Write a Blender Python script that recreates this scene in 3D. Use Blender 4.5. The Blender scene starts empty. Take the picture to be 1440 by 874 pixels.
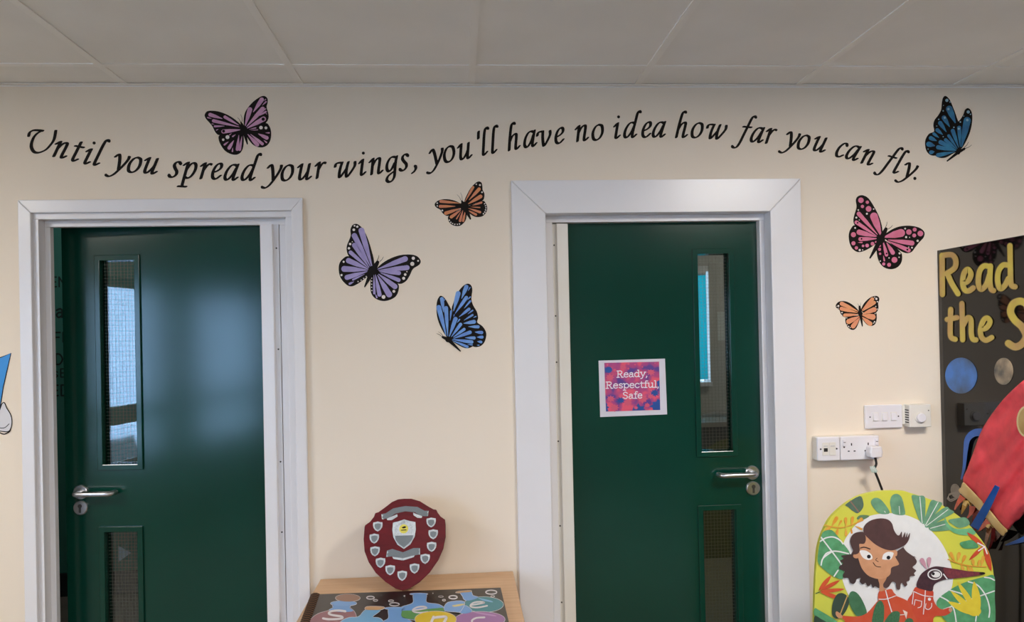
import bpy, bmesh, math, random
from mathutils import Vector, Matrix
from mathutils.geometry import tessellate_polygon, delaunay_2d_cdt
random.seed(7)
SC = bpy.context.scene
COL = SC.collection

# ------------------------------------------------------------------ camera
H = 1.53                                    # eye height; main wall is the plane y = 0, x to the right
CAMLOC = Vector((0.0, -2.7662, H))
FWD = Vector((0.06904, 0.99760, 0.00535)).normalized()
RGT = Vector((0.99740, -0.06891, -0.02092)).normalized()
UPV = RGT.cross(FWD)
FPX, SHY = 1086.22, 29.19
cam = bpy.data.cameras.new('camera')
camo = bpy.data.objects.new('camera', cam); COL.objects.link(camo)
cam.sensor_fit = 'HORIZONTAL'; cam.sensor_width = 36.0
cam.lens = FPX / 1440 * 36.0
cam.shift_y = SHY / 1440
cam.clip_start = 0.05
camo.matrix_world = Matrix(((RGT.x, UPV.x, -FWD.x, CAMLOC.x), (RGT.y, UPV.y, -FWD.y, CAMLOC.y),
                            (RGT.z, UPV.z, -FWD.z, CAMLOC.z), (0, 0, 0, 1)))
SC.camera = camo

# ------------------------------------------------------------------ world and exposure
SKY = 4.0
LED_W = 62.0
wd = bpy.data.worlds.new('daylight_sky'); SC.world = wd; wd.use_nodes = True
bg = wd.node_tree.nodes['Background']
bg.inputs[0].default_value = (0.52, 0.74, 1.0, 1); bg.inputs[1].default_value = SKY
sun = bpy.data.lights.new('sun', 'SUN'); sun.energy = 68.0; sun.angle = 0.02; sun.color = (0.36, 0.60, 1.0)
suno = bpy.data.objects.new('sun', sun); COL.objects.link(suno)
suno.rotation_euler = Vector((-0.75, -0.25, -0.62)).to_track_quat('-Z', 'Y').to_euler(); suno.location = (8, 4, 9)
vs = SC.view_settings
vs.view_transform = 'Standard'; vs.look = 'None'; vs.gamma = 1.0; vs.use_curve_mapping = False
vs.exposure = -0.38

# ------------------------------------------------------------------ measuring aids (photo pixel -> point on a known plane)
def ray(px, py): return FWD * FPX + RGT * (px - 720) - UPV * (py - 437 - SHY)
def PY(px, py, Y=0.0):
    d = ray(px, py); return CAMLOC + d * ((Y - CAMLOC.y) / d.y)
def PX(px, py, X):
    d = ray(px, py); return CAMLOC + d * (X / d.x)
def PZ(px, py, Z):
    d = ray(px, py); return CAMLOC + d * ((Z - H) / d.z)

# ------------------------------------------------------------------ materials
def lin(h):
    h = h.lstrip('#'); c = [int(h[i:i + 2], 16) / 255 for i in (0, 2, 4)]
    return tuple(x / 12.92 if x <= 0.04045 else ((x + 0.055) / 1.055) ** 2.4 for x in c) + (1,)
MATS = {}
def mat(name, hexc, rough=0.5, metal=0.0, var=0.06, vscale=6.0, bump=0.0, bscale=60.0, coat=0.0, spec=0.5,
        hex2=None, stretch=None, trans=0.0):
    if name in MATS: return MATS[name]
    m = bpy.data.materials.new(name); m.use_nodes = True; nt = m.node_tree; b = nt.nodes['Principled BSDF']
    b.inputs['Roughness'].default_value = rough; b.inputs['Metallic'].default_value = metal
    b.inputs['Coat Weight'].default_value = coat; b.inputs['Coat Roughness'].default_value = 0.12
    b.inputs['Specular IOR Level'].default_value = spec
    tc = nt.nodes.new('ShaderNodeTexCoord'); src = tc.outputs['Object']
    if stretch:
        mp = nt.nodes.new('ShaderNodeMapping'); mp.inputs['Scale'].default_value = stretch
        nt.links.new(src, mp.inputs[0]); src = mp.outputs[0]
    n = nt.nodes.new('ShaderNodeTexNoise'); n.inputs['Scale'].default_value = vscale; n.inputs['Detail'].default_value = 4
    nt.links.new(src, n.inputs['Vector'])
    mx = nt.nodes.new('ShaderNodeMix'); mx.data_type = 'RGBA'
    c = lin(hexc); c2 = lin(hex2) if hex2 else tuple(max(0, x * (1 - var)) for x in c[:3]) + (1,)
    mx.inputs[6].default_value = c; mx.inputs[7].default_value = c2
    rp = nt.nodes.new('ShaderNodeValToRGB'); rp.color_ramp.elements[0].position = 0.35; rp.color_ramp.elements[1].position = 0.65
    nt.links.new(n.outputs['Fac'], rp.inputs[0]); nt.links.new(rp.outputs[0], mx.inputs[0])
    nt.links.new(mx.outputs[2], b.inputs['Base Color'])
    if bump:
        n2 = nt.nodes.new('ShaderNodeTexNoise'); n2.inputs['Scale'].default_value = bscale; n2.inputs['Detail'].default_value = 3
        nt.links.new(src, n2.inputs['Vector'])
        bp = nt.nodes.new('ShaderNodeBump'); bp.inputs['Strength'].default_value = bump; bp.inputs['Distance'].default_value = 0.002
        nt.links.new(n2.outputs['Fac'], bp.inputs['Height']); nt.links.new(bp.outputs[0], b.inputs['Normal'])
    MATS[name] = m; return m
def glassmat():
    m = bpy.data.materials.new('clear_glass'); m.use_nodes = True; nt = m.node_tree; nt.nodes.clear()
    o = nt.nodes.new('ShaderNodeOutputMaterial'); t = nt.nodes.new('ShaderNodeBsdfTransparent'); g = nt.nodes.new('ShaderNodeBsdfGlossy')
    g.inputs['Roughness'].default_value = 0.0; t.inputs[0].default_value = (0.86, 0.9, 0.88, 1)
    f = nt.nodes.new('ShaderNodeFresnel'); f.inputs[0].default_value = 1.7
    x = nt.nodes.new('ShaderNodeMixShader')
    nt.links.new(f.outputs[0], x.inputs[0]); nt.links.new(t.outputs[0], x.inputs[1]); nt.links.new(g.outputs[0], x.inputs[2])
    nt.links.new(x.outputs[0], o.inputs[0]); return m
def emitmat(name, col, s):
    m = bpy.data.materials.new(name); m.use_nodes = True; nt = m.node_tree; nt.nodes.clear()
    o = nt.nodes.new('ShaderNodeOutputMaterial'); e = nt.nodes.new('ShaderNodeEmission')
    e.inputs[0].default_value = col; e.inputs[1].default_value = s
    nt.links.new(e.outputs[0], o.inputs[0]); return m
def blindmat():
    m = bpy.data.materials.new('turquoise_blind'); m.use_nodes = True; nt = m.node_tree; nt.nodes.clear()
    o = nt.nodes.new('ShaderNodeOutputMaterial'); t = nt.nodes.new('ShaderNodeBsdfTranslucent'); d = nt.nodes.new('ShaderNodeBsdfDiffuse')
    t.inputs[0].default_value = (0.0, 0.72, 0.78, 1); d.inputs[0].default_value = (0.0, 0.45, 0.5, 1)
    x = nt.nodes.new('ShaderNodeMixShader'); x.inputs[0].default_value = 0.25
    nt.links.new(t.outputs[0], x.inputs[1]); nt.links.new(d.outputs[0], x.inputs[2]); nt.links.new(x.outputs[0], o.inputs[0]); return m
def brickmat():
    m = bpy.data.materials.new('white_painted_brick'); m.use_nodes = True; nt = m.node_tree; b = nt.nodes['Principled BSDF']
    tc = nt.nodes.new('ShaderNodeTexCoord'); mp = nt.nodes.new('ShaderNodeMapping'); mp.inputs['Rotation'].default_value = (math.pi / 2, 0, math.pi / 2)
    br = nt.nodes.new('ShaderNodeTexBrick'); br.inputs['Scale'].default_value = 1.0
    br.inputs['Brick Width'].default_value = 0.225; br.inputs['Row Height'].default_value = 0.075; br.inputs['Mortar Size'].default_value = 0.007
    br.inputs['Color1'].default_value = (0.78, 0.78, 0.77, 1); br.inputs['Color2'].default_value = (0.68, 0.69, 0.70, 1); br.inputs['Mortar'].default_value = (0.38, 0.40, 0.42, 1)
    sx = nt.nodes.new('ShaderNodeSeparateXYZ'); cx = nt.nodes.new('ShaderNodeCombineXYZ')
    nt.links.new(tc.outputs['Object'], sx.inputs[0]); nt.links.new(sx.outputs['Y'], cx.inputs['X']); nt.links.new(sx.outputs['Z'], cx.inputs['Y'])
    nt.links.new(cx.outputs[0], br.inputs['Vector']); nt.links.new(br.outputs['Color'], b.inputs['Base Color'])
    b.inputs['Roughness'].default_value = 0.9; return m
def splashmat():
    m = bpy.data.materials.new('splash_print'); m.use_nodes = True; nt = m.node_tree; b = nt.nodes['Principled BSDF']
    tc = nt.nodes.new('ShaderNodeTexCoord'); n = nt.nodes.new('ShaderNodeTexNoise'); n.inputs['Scale'].default_value = 22; n.inputs['Detail'].default_value = 1.5
    r = nt.nodes.new('ShaderNodeValToRGB'); e = r.color_ramp.elements
    e[0].position = 0.36; e[0].color = lin('5a3f8c'); e[1].position = 0.62; e[1].color = lin('e0566f')
    x = e.new(0.47); x.color = lin('a8447e'); r.color_ramp.interpolation = 'EASE'
    nt.links.new(tc.outputs['Object'], n.inputs['Vector']); nt.links.new(n.outputs['Fac'], r.inputs[0]); nt.links.new(r.outputs[0], b.inputs['Base Color'])
    b.inputs['Roughness'].default_value = 0.35; return m
def woodmat(name, h1, h2, scale=(1, 14, 14), rough=0.45):
    m = bpy.data.materials.new(name); m.use_nodes = True; nt = m.node_tree; b = nt.nodes['Principled BSDF']
    tc = nt.nodes.new('ShaderNodeTexCoord'); mp = nt.nodes.new('ShaderNodeMapping'); mp.inputs['Scale'].default_value = scale
    n = nt.nodes.new('ShaderNodeTexNoise'); n.inputs['Scale'].default_value = 5; n.inputs['Detail'].default_value = 6; n.inputs['Distortion'].default_value = 0.4
    r = nt.nodes.new('ShaderNodeValToRGB'); e = r.color_ramp.elements
    e[0].position = 0.3; e[0].color = lin(h1); e[1].position = 0.7; e[1].color = lin(h2)
    nt.links.new(tc.outputs['Object'], mp.inputs[0]); nt.links.new(mp.outputs[0], n.inputs['Vector'])
    nt.links.new(n.outputs['Fac'], r.inputs[0]); nt.links.new(r.outputs[0], b.inputs['Base Color'])
    b.inputs['Roughness'].default_value = rough; MATS[name] = m; return m

M_wall = mat('cream_wall_paint', 'ebddca', 0.75, var=0.03, vscale=1.3, bump=0.05, bscale=220)
M_wallb = mat('taupe_wall_paint', 'a19a8e', 0.8, var=0.05, vscale=2)
M_white = mat('white_gloss_paint', 'e4e2e4', 0.28, var=0.03, vscale=3, bump=0.04, bscale=30)
M_ceil = mat('ceiling_tile_white', 'efeeeb', 0.9, var=0.05, vscale=3, bump=0.12, bscale=160)
M_grid = mat('ceiling_grid_white', 'f0efec', 0.5, var=0.02)
M_green = mat('green_door_gloss', '043a2e', 0.15, var=0.15, vscale=2.2, bump=0.05, bscale=9, coat=0.0, spec=0.5)
M_steel = mat('satin_steel', 'c9c9cc', 0.28, metal=1.0, var=0.05)
M_dark = mat('keyhole_dark', '4a453f', 0.5, metal=0.5)
M_black = mat('black_vinyl', '150f0c', 0.6, var=0.1, spec=0.15)
M_plastic = mat('white_plastic', 'e6e3e6', 0.35, var=0.02)
M_cream_pl = mat('cream_plastic', 'e4dfd5', 0.4, var=0.02)
M_glass = glassmat()
M_wire = mat('glass_wire', '8d8a80', 0.5, metal=0.6)
M_floor = mat('brown_grey_floor', '7d766c', 0.8, var=0.1, vscale=9)

# ------------------------------------------------------------------ mesh helpers
OFF = {}
def off(p): return OFF.get(p.name, Vector((0, 0, 0))) if p else Vector((0, 0, 0))
def tag(o, label=None, cat=None, group=None, kind=None):
    if label: o['label'] = label
    if cat: o['category'] = cat
    if group: o['group'] = group
    if kind: o['kind'] = kind
    return o
def root(name, loc, label=None, cat=None, group=None, kind=None, rz=None):
    o = bpy.data.objects.new(name, None); COL.objects.link(o); o.empty_display_size = 0.05
    o.location = loc
    if rz is None: OFF[o.name] = Vector(loc)            # parts are given in world coordinates
    else: o.rotation_euler.z = rz                       # parts are given in the thing's own coordinates
    return tag(o, label, cat, group, kind)
class MB:
    def __init__(s): s.v = []; s.f = []
    def add(s, vs_, fs):
        k = len(s.v); s.v += [Vector(v) for v in vs_]; s.f += [tuple(i + k for i in f) for f in fs]; return s
    def box(s, x0, x1, y0, y1, z0, z1):
        v = [(x, y, z) for z in (z0, z1) for y in (y0, y1) for x in (x0, x1)]
        return s.add(v, [(0, 2, 3, 1), (4, 5, 7, 6), (0, 1, 5, 4), (2, 6, 7, 3), (0, 4, 6, 2), (1, 3, 7, 5)])
    def cells(s, xs, zs, holes, y0, y1):
        for i in range(len(xs) - 1):
            for j in range(len(zs) - 1):
                if (i, j) not in holes: s.box(xs[i], xs[i + 1], y0, y1, zs[j], zs[j + 1])
        return s
    def prism(s, pts, d):                                # closed polygon (3D, planar) extruded by d
        n = len(pts); P = [Vector(p) for p in pts]; d = Vector(d)
        t = tessellate_polygon([P])
        f = [tuple(q) for q in t] + [tuple(i + n for i in reversed(q)) for q in t]
        f += [(i, (i + 1) % n, n + (i + 1) % n, n + i) for i in range(n)]
        return s.add(P + [p + d for p in P], f)
    def tube(s, path, r, seg=8, cap=True):
        P = [Vector(p) for p in path]; n = len(P); vs_ = []; fs = []; prev = None
        for i, p in enumerate(P):
            t = (P[min(i + 1, n - 1)] - P[max(i - 1, 0)]).normalized()
            a = prev if prev is not None else (Vector((0, 0, 1)) if abs(t.z) < 0.9 else Vector((1, 0, 0)))
            a = (a - t * a.dot(t)).normalized(); prev = a; b = t.cross(a)
            rr = r[i] if isinstance(r, (list, tuple)) else r
            vs_ += [p + (a * math.cos(2 * math.pi * k / seg) + b * math.sin(2 * math.pi * k / seg)) * rr for k in range(seg)]
        for i in range(n - 1):
            fs += [(i * seg + k, i * seg + (k + 1) % seg, (i + 1) * seg + (k + 1) % seg, (i + 1) * seg + k) for k in range(seg)]
        if cap: fs += [tuple(range(seg - 1, -1, -1)), tuple((n - 1) * seg + k for k in range(seg))]
        return s.add(vs_, fs)
    def disc(s, c, axis, r, h, seg=28, bev=0.0):         # short cylinder with an eased front edge
        c = Vector(c); a = Vector(axis).normalized()
        ps = [c, c + a * (h - bev), c + a * h]; return s.tube(ps, [r, r, r - bev], seg)
    def build(s, name, m, parent=None, smooth=False, bevel=0.0, bseg=2):
        o0 = off(parent); me = bpy.data.meshes.new(name)
        me.from_pydata([v - o0 for v in s.v], [], s.f); me.update()
        bm = bmesh.new(); bm.from_mesh(me); bmesh.ops.recalc_face_normals(bm, faces=bm.faces[:]); bm.to_mesh(me); bm.free()
        if m: me.materials.append(m)
        o = bpy.data.objects.new(name, me); COL.objects.link(o)
        if parent: o.parent = parent; OFF[o.name] = o0
        if smooth:
            for p in me.polygons: p.use_smooth = True
        if bevel:
            b = o.modifiers.new('bevel', 'BEVEL'); b.width = bevel; b.segments = bseg; b.limit_method = 'ANGLE'; b.angle_limit = 0.6
        return o
def copy_of(o, parent=None):
    c = o.copy(); COL.objects.link(c)
    if parent: c.parent = parent
    return c

# ------------------------------------------------------------------ flat art: 2D outlines laid on a plane by a map function
def smooth(pts, n=5, closed=False):
    P = [Vector(p[:2]) for p in pts]; m = len(P)
    if m < 3: return P
    out = []
    for i in range(m if closed else m - 1):
        if closed: a, b, c, d = P[(i - 1) % m], P[i], P[(i + 1) % m], P[(i + 2) % m]
        else: a, b, c, d = P[max(i - 1, 0)], P[i], P[i + 1], P[min(i + 2, m - 1)]
        for k in range(n):
            t = k / n
            out.append(0.5 * (2 * b + (c - a) * t + (2 * a - 5 * b + 4 * c - d) * t * t + (3 * b - a - 3 * c + d) * t ** 3))
    if not closed: out.append(P[-1])
    return out
class Art:
    """2D shapes in any drawing units; to3(x, y, lift) lays them on their surface."""
    def __init__(s, to3): s.to3 = to3; s.mb = MB(); s.lift = 0.0004
    def at(s, lift): s.lift = lift; return s
    def fill(s, pts, closed_smooth=True, n=4):
        P = smooth(pts, n, True) if closed_smooth else [Vector(p) for p in pts]
        P3 = [Vector((p.x, p.y, 0)) for p in P]; s.lift += 8e-6
        s.mb.add([s.to3(p.x, p.y, s.lift) for p in P], [tuple(t) for t in tessellate_polygon([P3])]); return s
    def poly(s, pts): return s.fill(pts, False)
    def ell(s, x, y, rx, ry=None, rot=0, n=20):
        ry = rx if ry is None else ry; c, q = math.cos(rot), math.sin(rot)
        return s.poly([(x + rx * math.cos(a) * c - ry * math.sin(a) * q, y + rx * math.cos(a) * q + ry * math.sin(a) * c)
                       for a in [2 * math.pi * k / n for k in range(n)]])
    def ring(s, x, y, rx, ry, w, n=24):
        return s.stroke([(x + rx * math.cos(2 * math.pi * k / n), y + ry * math.sin(2 * math.pi * k / n)) for k in range(n + 1)], w, sm=False, cap=False)
    def stroke(s, pts, w, w2=None, sm=True, cap=True, n=6):   # round pen of width w (tapering to w2)
        P = smooth(pts, n) if sm else [Vector(p[:2]) for p in pts]
        L = len(P); vs_ = []
        ww = [w + ((w if w2 is None else w2) - w) * i / max(L - 1, 1) for i in range(L)]
        for i, p in enumerate(P):
            t = (P[min(i + 1, L - 1)] - P[max(i - 1, 0)])
            t = t.normalized() if t.length > 1e-9 else Vector((1, 0))
            nn = Vector((-t.y, t.x)) * ww[i] / 2; vs_ += [p + nn, p - nn]
        s.lift += 8e-6
        s.mb.add([s.to3(p.x, p.y, s.lift) for p in vs_], [(2 * i, 2 * i + 1, 2 * i + 3, 2 * i + 2) for i in range(L - 1)])
        if cap: s.ell(P[0].x, P[0].y, ww[0] / 2, n=10); s.ell(P[-1].x, P[-1].y, ww[-1] / 2, n=10)
        return s
    def nib(s, pts, W, T, ang, n=7, capstart=True):           # broad calligraphic nib
        P = smooth(pts, n); L = len(P); ca, sa = math.cos(ang), math.sin(ang); vs_ = []
        for i, p in enumerate(P):
            t = (P[min(i + 1, L - 1)] - P[max(i - 1, 0)]).normalized(); nn = Vector((-t.y, t.x))
            u, v = nn.x * ca + nn.y * sa, -nn.x * sa + nn.y * ca
            q = math.sqrt((W / 2 * u) ** 2 + (T / 2 * v) ** 2) or 1e-6
            a, b = (W / 2) ** 2 * u / q, (T / 2) ** 2 * v / q
            o = Vector((a * ca - b * sa, a * sa + b * ca)); vs_ += [p + o, p - o]
        s.lift += 8e-6
        s.mb.add([s.to3(p.x, p.y, s.lift) for p in vs_], [(2 * i, 2 * i + 1, 2 * i + 3, 2 * i + 2) for i in range(L - 1)])
        for p in (P[0], P[-1]): s.ell(p.x, p.y, W / 2, T / 2, ang, n=12)
        return s
    def drop(s, x1, y1, x2, y2, w, k=0.12):                   # tear-drop: narrow at 1, round and w wide at 2
        a, b = Vector((x1, y1)), Vector((x2, y2)); d = b - a; l = d.length
        if l < w * 0.8: return s.ell((x1 + x2) / 2, (y1 + y2) / 2, max(l, w) / 2, w / 2, math.atan2(d.y, d.x))
        w *= 0.88; t = d / l; nn = Vector((-t.y, t.x)); r = w / 2; c = b - t * r; pts = [a + nn * w * k / 2]
        pts += [a + (c - a) * 0.6 + nn * r * 0.86]
        pts += [c + t * r * math.sin(q) + nn * r * math.cos(q) for q in [math.pi * i / 10 for i in range(11)]]
        pts += [a + (c - a) * 0.6 - nn * r * 0.86, a - nn * w * k / 2]
        return s.poly([(p.x, p.y) for p in pts])
    def lens(s, x1, y1, x2, y2, w):
        a, b = Vector((x1, y1)), Vector((x2, y2)); d = b - a; nn = Vector((-d.y, d.x)).normalized() * w / 2
        U = [a + d * t + nn * math.sin(math.pi * t) ** 0.8 for t in [i / 10 for i in range(11)]]
        V = [a + d * t - nn * math.sin(math.pi * t) ** 0.8 for t in [i / 10 for i in range(9, 0, -1)]]
        return s.poly([(p.x, p.y) for p in U + V])
    def build(s, name, m, parent=None, **k): return s.mb.build(name, m, parent, **k)

# ================================================================== THE ROOM SHELL
XL, XR, YB, ZC = -3.2, 3.4, -7.0, 2.4278
MB().box(XL - 0.2, XR + 0.2, YB - 0.2, 4.2, -0.1, 0.0).build('floor', M_floor)['kind'] = 'structure'
# main wall with two door openings (structural openings are the outer faces of the linings)
O1, O2 = (-1.463, -0.573, 1.988), (0.318, 1.151, 1.969)
w = MB()
w.box(XL, O1[0], 0, 0.12, 0, ZC + 0.3).box(O1[0], O1[1], 0, 0.12, O1[2], ZC + 0.3).box(O1[1], O2[0], 0, 0.12, 0, ZC + 0.3)
w.box(O2[0], O2[1], 0, 0.12, O2[2], ZC + 0.3).box(O2[1], XR, 0, 0.12, 0, ZC + 0.3)
tag(w.build('wall_front', M_wall), 'cream painted wall with lettering and two green doors', kind='structure')
# left wall with two tall windows, back wall with two windows, right wall plain
WL = [(-2.6, -3.65), (-4.0, -5.6)]
w = MB(); ys = [0.0, WL[0][0], WL[0][1], WL[1][0], WL[1][1], YB]; zs = [0, 0.55, 2.05, ZC + 0.3]
for i in range(5):
    for j in range(3):
        if j == 1 and i in (1, 3): continue
        w.box(XL - 0.2, XL, ys[i + 1], ys[i], zs[j], zs[j + 1])
w.build('wall_left', M_wallb)['kind'] = 'structure'
MB().box(XR, XR + 0.1, YB, 4.2, 0, ZC + 0.3).build('wall_right', M_wallb)['kind'] = 'structure'
WB = [(-2.7, -1.0), (-0.8, 0.9)]
w = MB(); w.cells([XL, WB[0][0], WB[0][1], WB[1][0], WB[1][1], XR], [0, 0.95, 2.1, ZC + 0.3], {(1, 1), (3, 1)}, YB - 0.2, YB)
w.build('wall_back', M_wallb)['kind'] = 'structure'
def portal(loc, rot, sx, sz):
    l = bpy.data.lights.new('daylight_portal', 'AREA'); l.shape = 'RECTANGLE'; l.size = sx; l.size_y = sz; l.cycles.is_portal = True
    o = bpy.data.objects.new('daylight_portal', l); COL.objects.link(o); o.location = loc; o.rotation_euler = rot
nw = 1
for (a, b) in WL:
    r_ = root('window_%d' % nw, (XL - 0.1, (a + b) / 2, 0.55), kind='structure'); nw += 1
    f = MB(); x0, x1 = XL - 0.13, XL - 0.07
    f.box(x0, x1, b, b + 0.06, 0.55, 2.05).box(x0, x1, a - 0.06, a, 0.55, 2.05).box(x0, x1, b, a, 0.55, 0.61).box(x0, x1, b, a, 1.98, 2.05).box(x0, x1, b, a, 0.90, 1.04)
    f.build('window_frame', mat('beige_window_frame', '9a978c', 0.5), r_)
    portal((XL - 0.02, (a + b) / 2, 1.3), (0, -math.pi / 2, 0), 1.5, a - b)
for (a, b) in WB:
    r_ = root('window_%d' % nw, ((a + b) / 2, YB - 0.1, 0.95), kind='structure'); nw += 1
    f = MB(); y0, y1 = YB - 0.13, YB - 0.07; c = (a + b) / 2
    f.box(a, a + 0.06, y0, y1, 0.95, 2.1).box(b - 0.06, b, y0, y1, 0.95, 2.1).box(a, b, y0, y1, 0.95, 1.01).box(a, b, y0, y1, 2.04, 2.1).box(c - 0.03, c + 0.03, y0, y1, 0.95, 2.1)
    f.build('window_frame', M_plastic, r_)
    portal((c, YB - 0.02, 1.525), (math.pi / 2, 0, 0), b - a, 1.15)
# outside: yard and the white brick building opposite the left windows
tag(MB().box(-30, 30, -40, 20, -0.3, -0.15).build('yard', mat('yard_paving', '968c7c', 0.9)), 'pale paved yard outside the windows', kind='structure')
tag(MB().box(-6.9, -6.5, -16, 1.5, -0.15, 3.1).build('brick_building', brickmat()), 'white painted brick building across the yard', 'building')

# suspended ceiling
cl = MB().box(XL, XR, YB, 0.0, ZC + 0.05, ZC + 0.1).build('ceiling', M_ceil); cl['kind'] = 'structure'
tag(cl, 'suspended ceiling of pale grey tiles in a white grid')
X0, Y0, P6 = 0.0636, -0.1978, 0.6
gx = [X0 + P6 * k for k in range(-5, 6)]; gy = [Y0 - P6 * j for j in range(0, 12)]
bar = None
for x in gx:
    MB().box(x - 0.012, x + 0.012, YB, -0.022, ZC, ZC + 0.03).build('grid_bar', M_grid, cl)
for y in gy:
    xs = [XL] + gx + [XR]
    for i in range(len(xs) - 1):
        a = xs[i] + (0.012 if i else 0); b = xs[i + 1] - (0.012 if i < len(xs) - 2 else 0)
        MB().box(a, b, y - 0.012, y + 0.012, ZC + 0.0004, ZC + 0.03).build('cross_bar', M_grid, cl)
LEDS = [(-2.6364, -1.6978), (1.5636, -1.6978), (-0.2364, -3.4978), (-0.2364, -5.2978)]
xe = [XL] + gx + [XR]; ye = [-0.011] + gy + [YB]; tiles = {}
for i in range(len(xe) - 1):
    for j in range(len(ye) - 1):
        cx, cy = (xe[i] + xe[i + 1]) / 2, (ye[j] + ye[j + 1]) / 2
        if any(abs(cx - a) < 0.1 and abs(cy - b) < 0.1 for a, b in LEDS): continue
        sx, sy = xe[i + 1] - xe[i] - 0.008, ye[j] - ye[j + 1] - 0.008
        key = (round(sx, 3), round(sy, 3))
        if key not in tiles:
            t = MB().box(-sx / 2, sx / 2, -sy / 2, sy / 2, 0, 0.015).build('ceiling_tile', M_ceil, cl); tiles[key] = t
        else: t = copy_of(tiles[key])
        t.location = (cx, cy, ZC + 0.0035)
tr = MB().box(XL, XR, -0.022, 0, ZC - 0.001, ZC + 0.0015).box(XL, XR, -0.0015, 0, ZC - 0.004, ZC).build('trim_1', M_grid)
tag(tr, 'white edge angle where the ceiling meets the wall', kind='structure')
M_led = emitmat('led_diffuser', (1, 0.97, 0.94, 1), 2.0)
for k, (x, y) in enumerate(LEDS):
    r_ = root('ceiling_light', (x, y, ZC), ('square LED ceiling panel nearest the left windows', 'square LED ceiling panel near the black display board', 'square LED ceiling panel in the middle of the room', 'square LED ceiling panel nearest the back wall')[k], 'ceiling light', 'LED panels in the ceiling')
    f = MB(); a, b = 0.288, 0.268
    f.box(x - a, x + a, y - a, y - b, ZC + 0.001, ZC + 0.02).box(x - a, x + a, y + b, y + a, ZC + 0.001, ZC + 0.02).box(x - a, x - b, y - b, y + b, ZC + 0.001, ZC + 0.02).box(x + b, x + a, y - b, y + b, ZC + 0.001, ZC + 0.02)
    f.build('frame', M_grid, r_)
    MB().box(x - b, x + b, y - b, y + b, ZC + 0.008, ZC + 0.014).build('diffuser', M_led, r_)
    l = bpy.data.lights.new('led_light', 'AREA'); l.shape = 'SQUARE'; l.size = 0.53; l.energy = LED_W; l.color = (1.0, 0.94, 0.88)
    lo = bpy.data.objects.new('led_light', l); COL.objects.link(lo); lo.location = (0, 0, 0.0065); lo.parent = r_

# ------------------------------------------------------------------ doors
def frame_set(p, A, L, S, y_arch, y_stop, y_leaf):
    """A = architrave (x0,x1,x2,x3,z_out,z_in); L = lining inner (x0,x1,z); S = stop inner (x0,x1,z)"""
    x0, x1, x2, x3, zo, zi = A
    for poly in ([(x0, 0), (x1, 0), (x1, zi), (x0, zo)], [(x2, 0), (x3, 0), (x3, zo), (x2, zi)], [(x0, zo), (x1, zi), (x2, zi), (x3, zo)]):
        MB().prism([(x, 0.0, z) for x, z in poly], (0, y_arch, 0)).build('architrave', M_white, p, bevel=0.003)
    a, b, z = L; ox0, ox1, oz = (O1 if x0 < 0 else O2)
    for bx in ((ox0, a, 0, z), (b, ox1, 0, z), (ox0, ox1, z, oz)):
        MB().box(bx[0], bx[1], -0.002, 0.095 if x0 < 0 else 0.13, bx[2], bx[3]).build('door_lining', M_white, p, bevel=0.0015)
    c, d, sz = S
    for bx in ((a, c, 0, sz), (d, b, 0, sz), (a, b, sz, z)):
        MB().box(bx[0], bx[1], y_stop, y_leaf - 0.002, bx[2], bx[3]).build('door_stop', M_white, p, bevel=0.0015)
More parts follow.
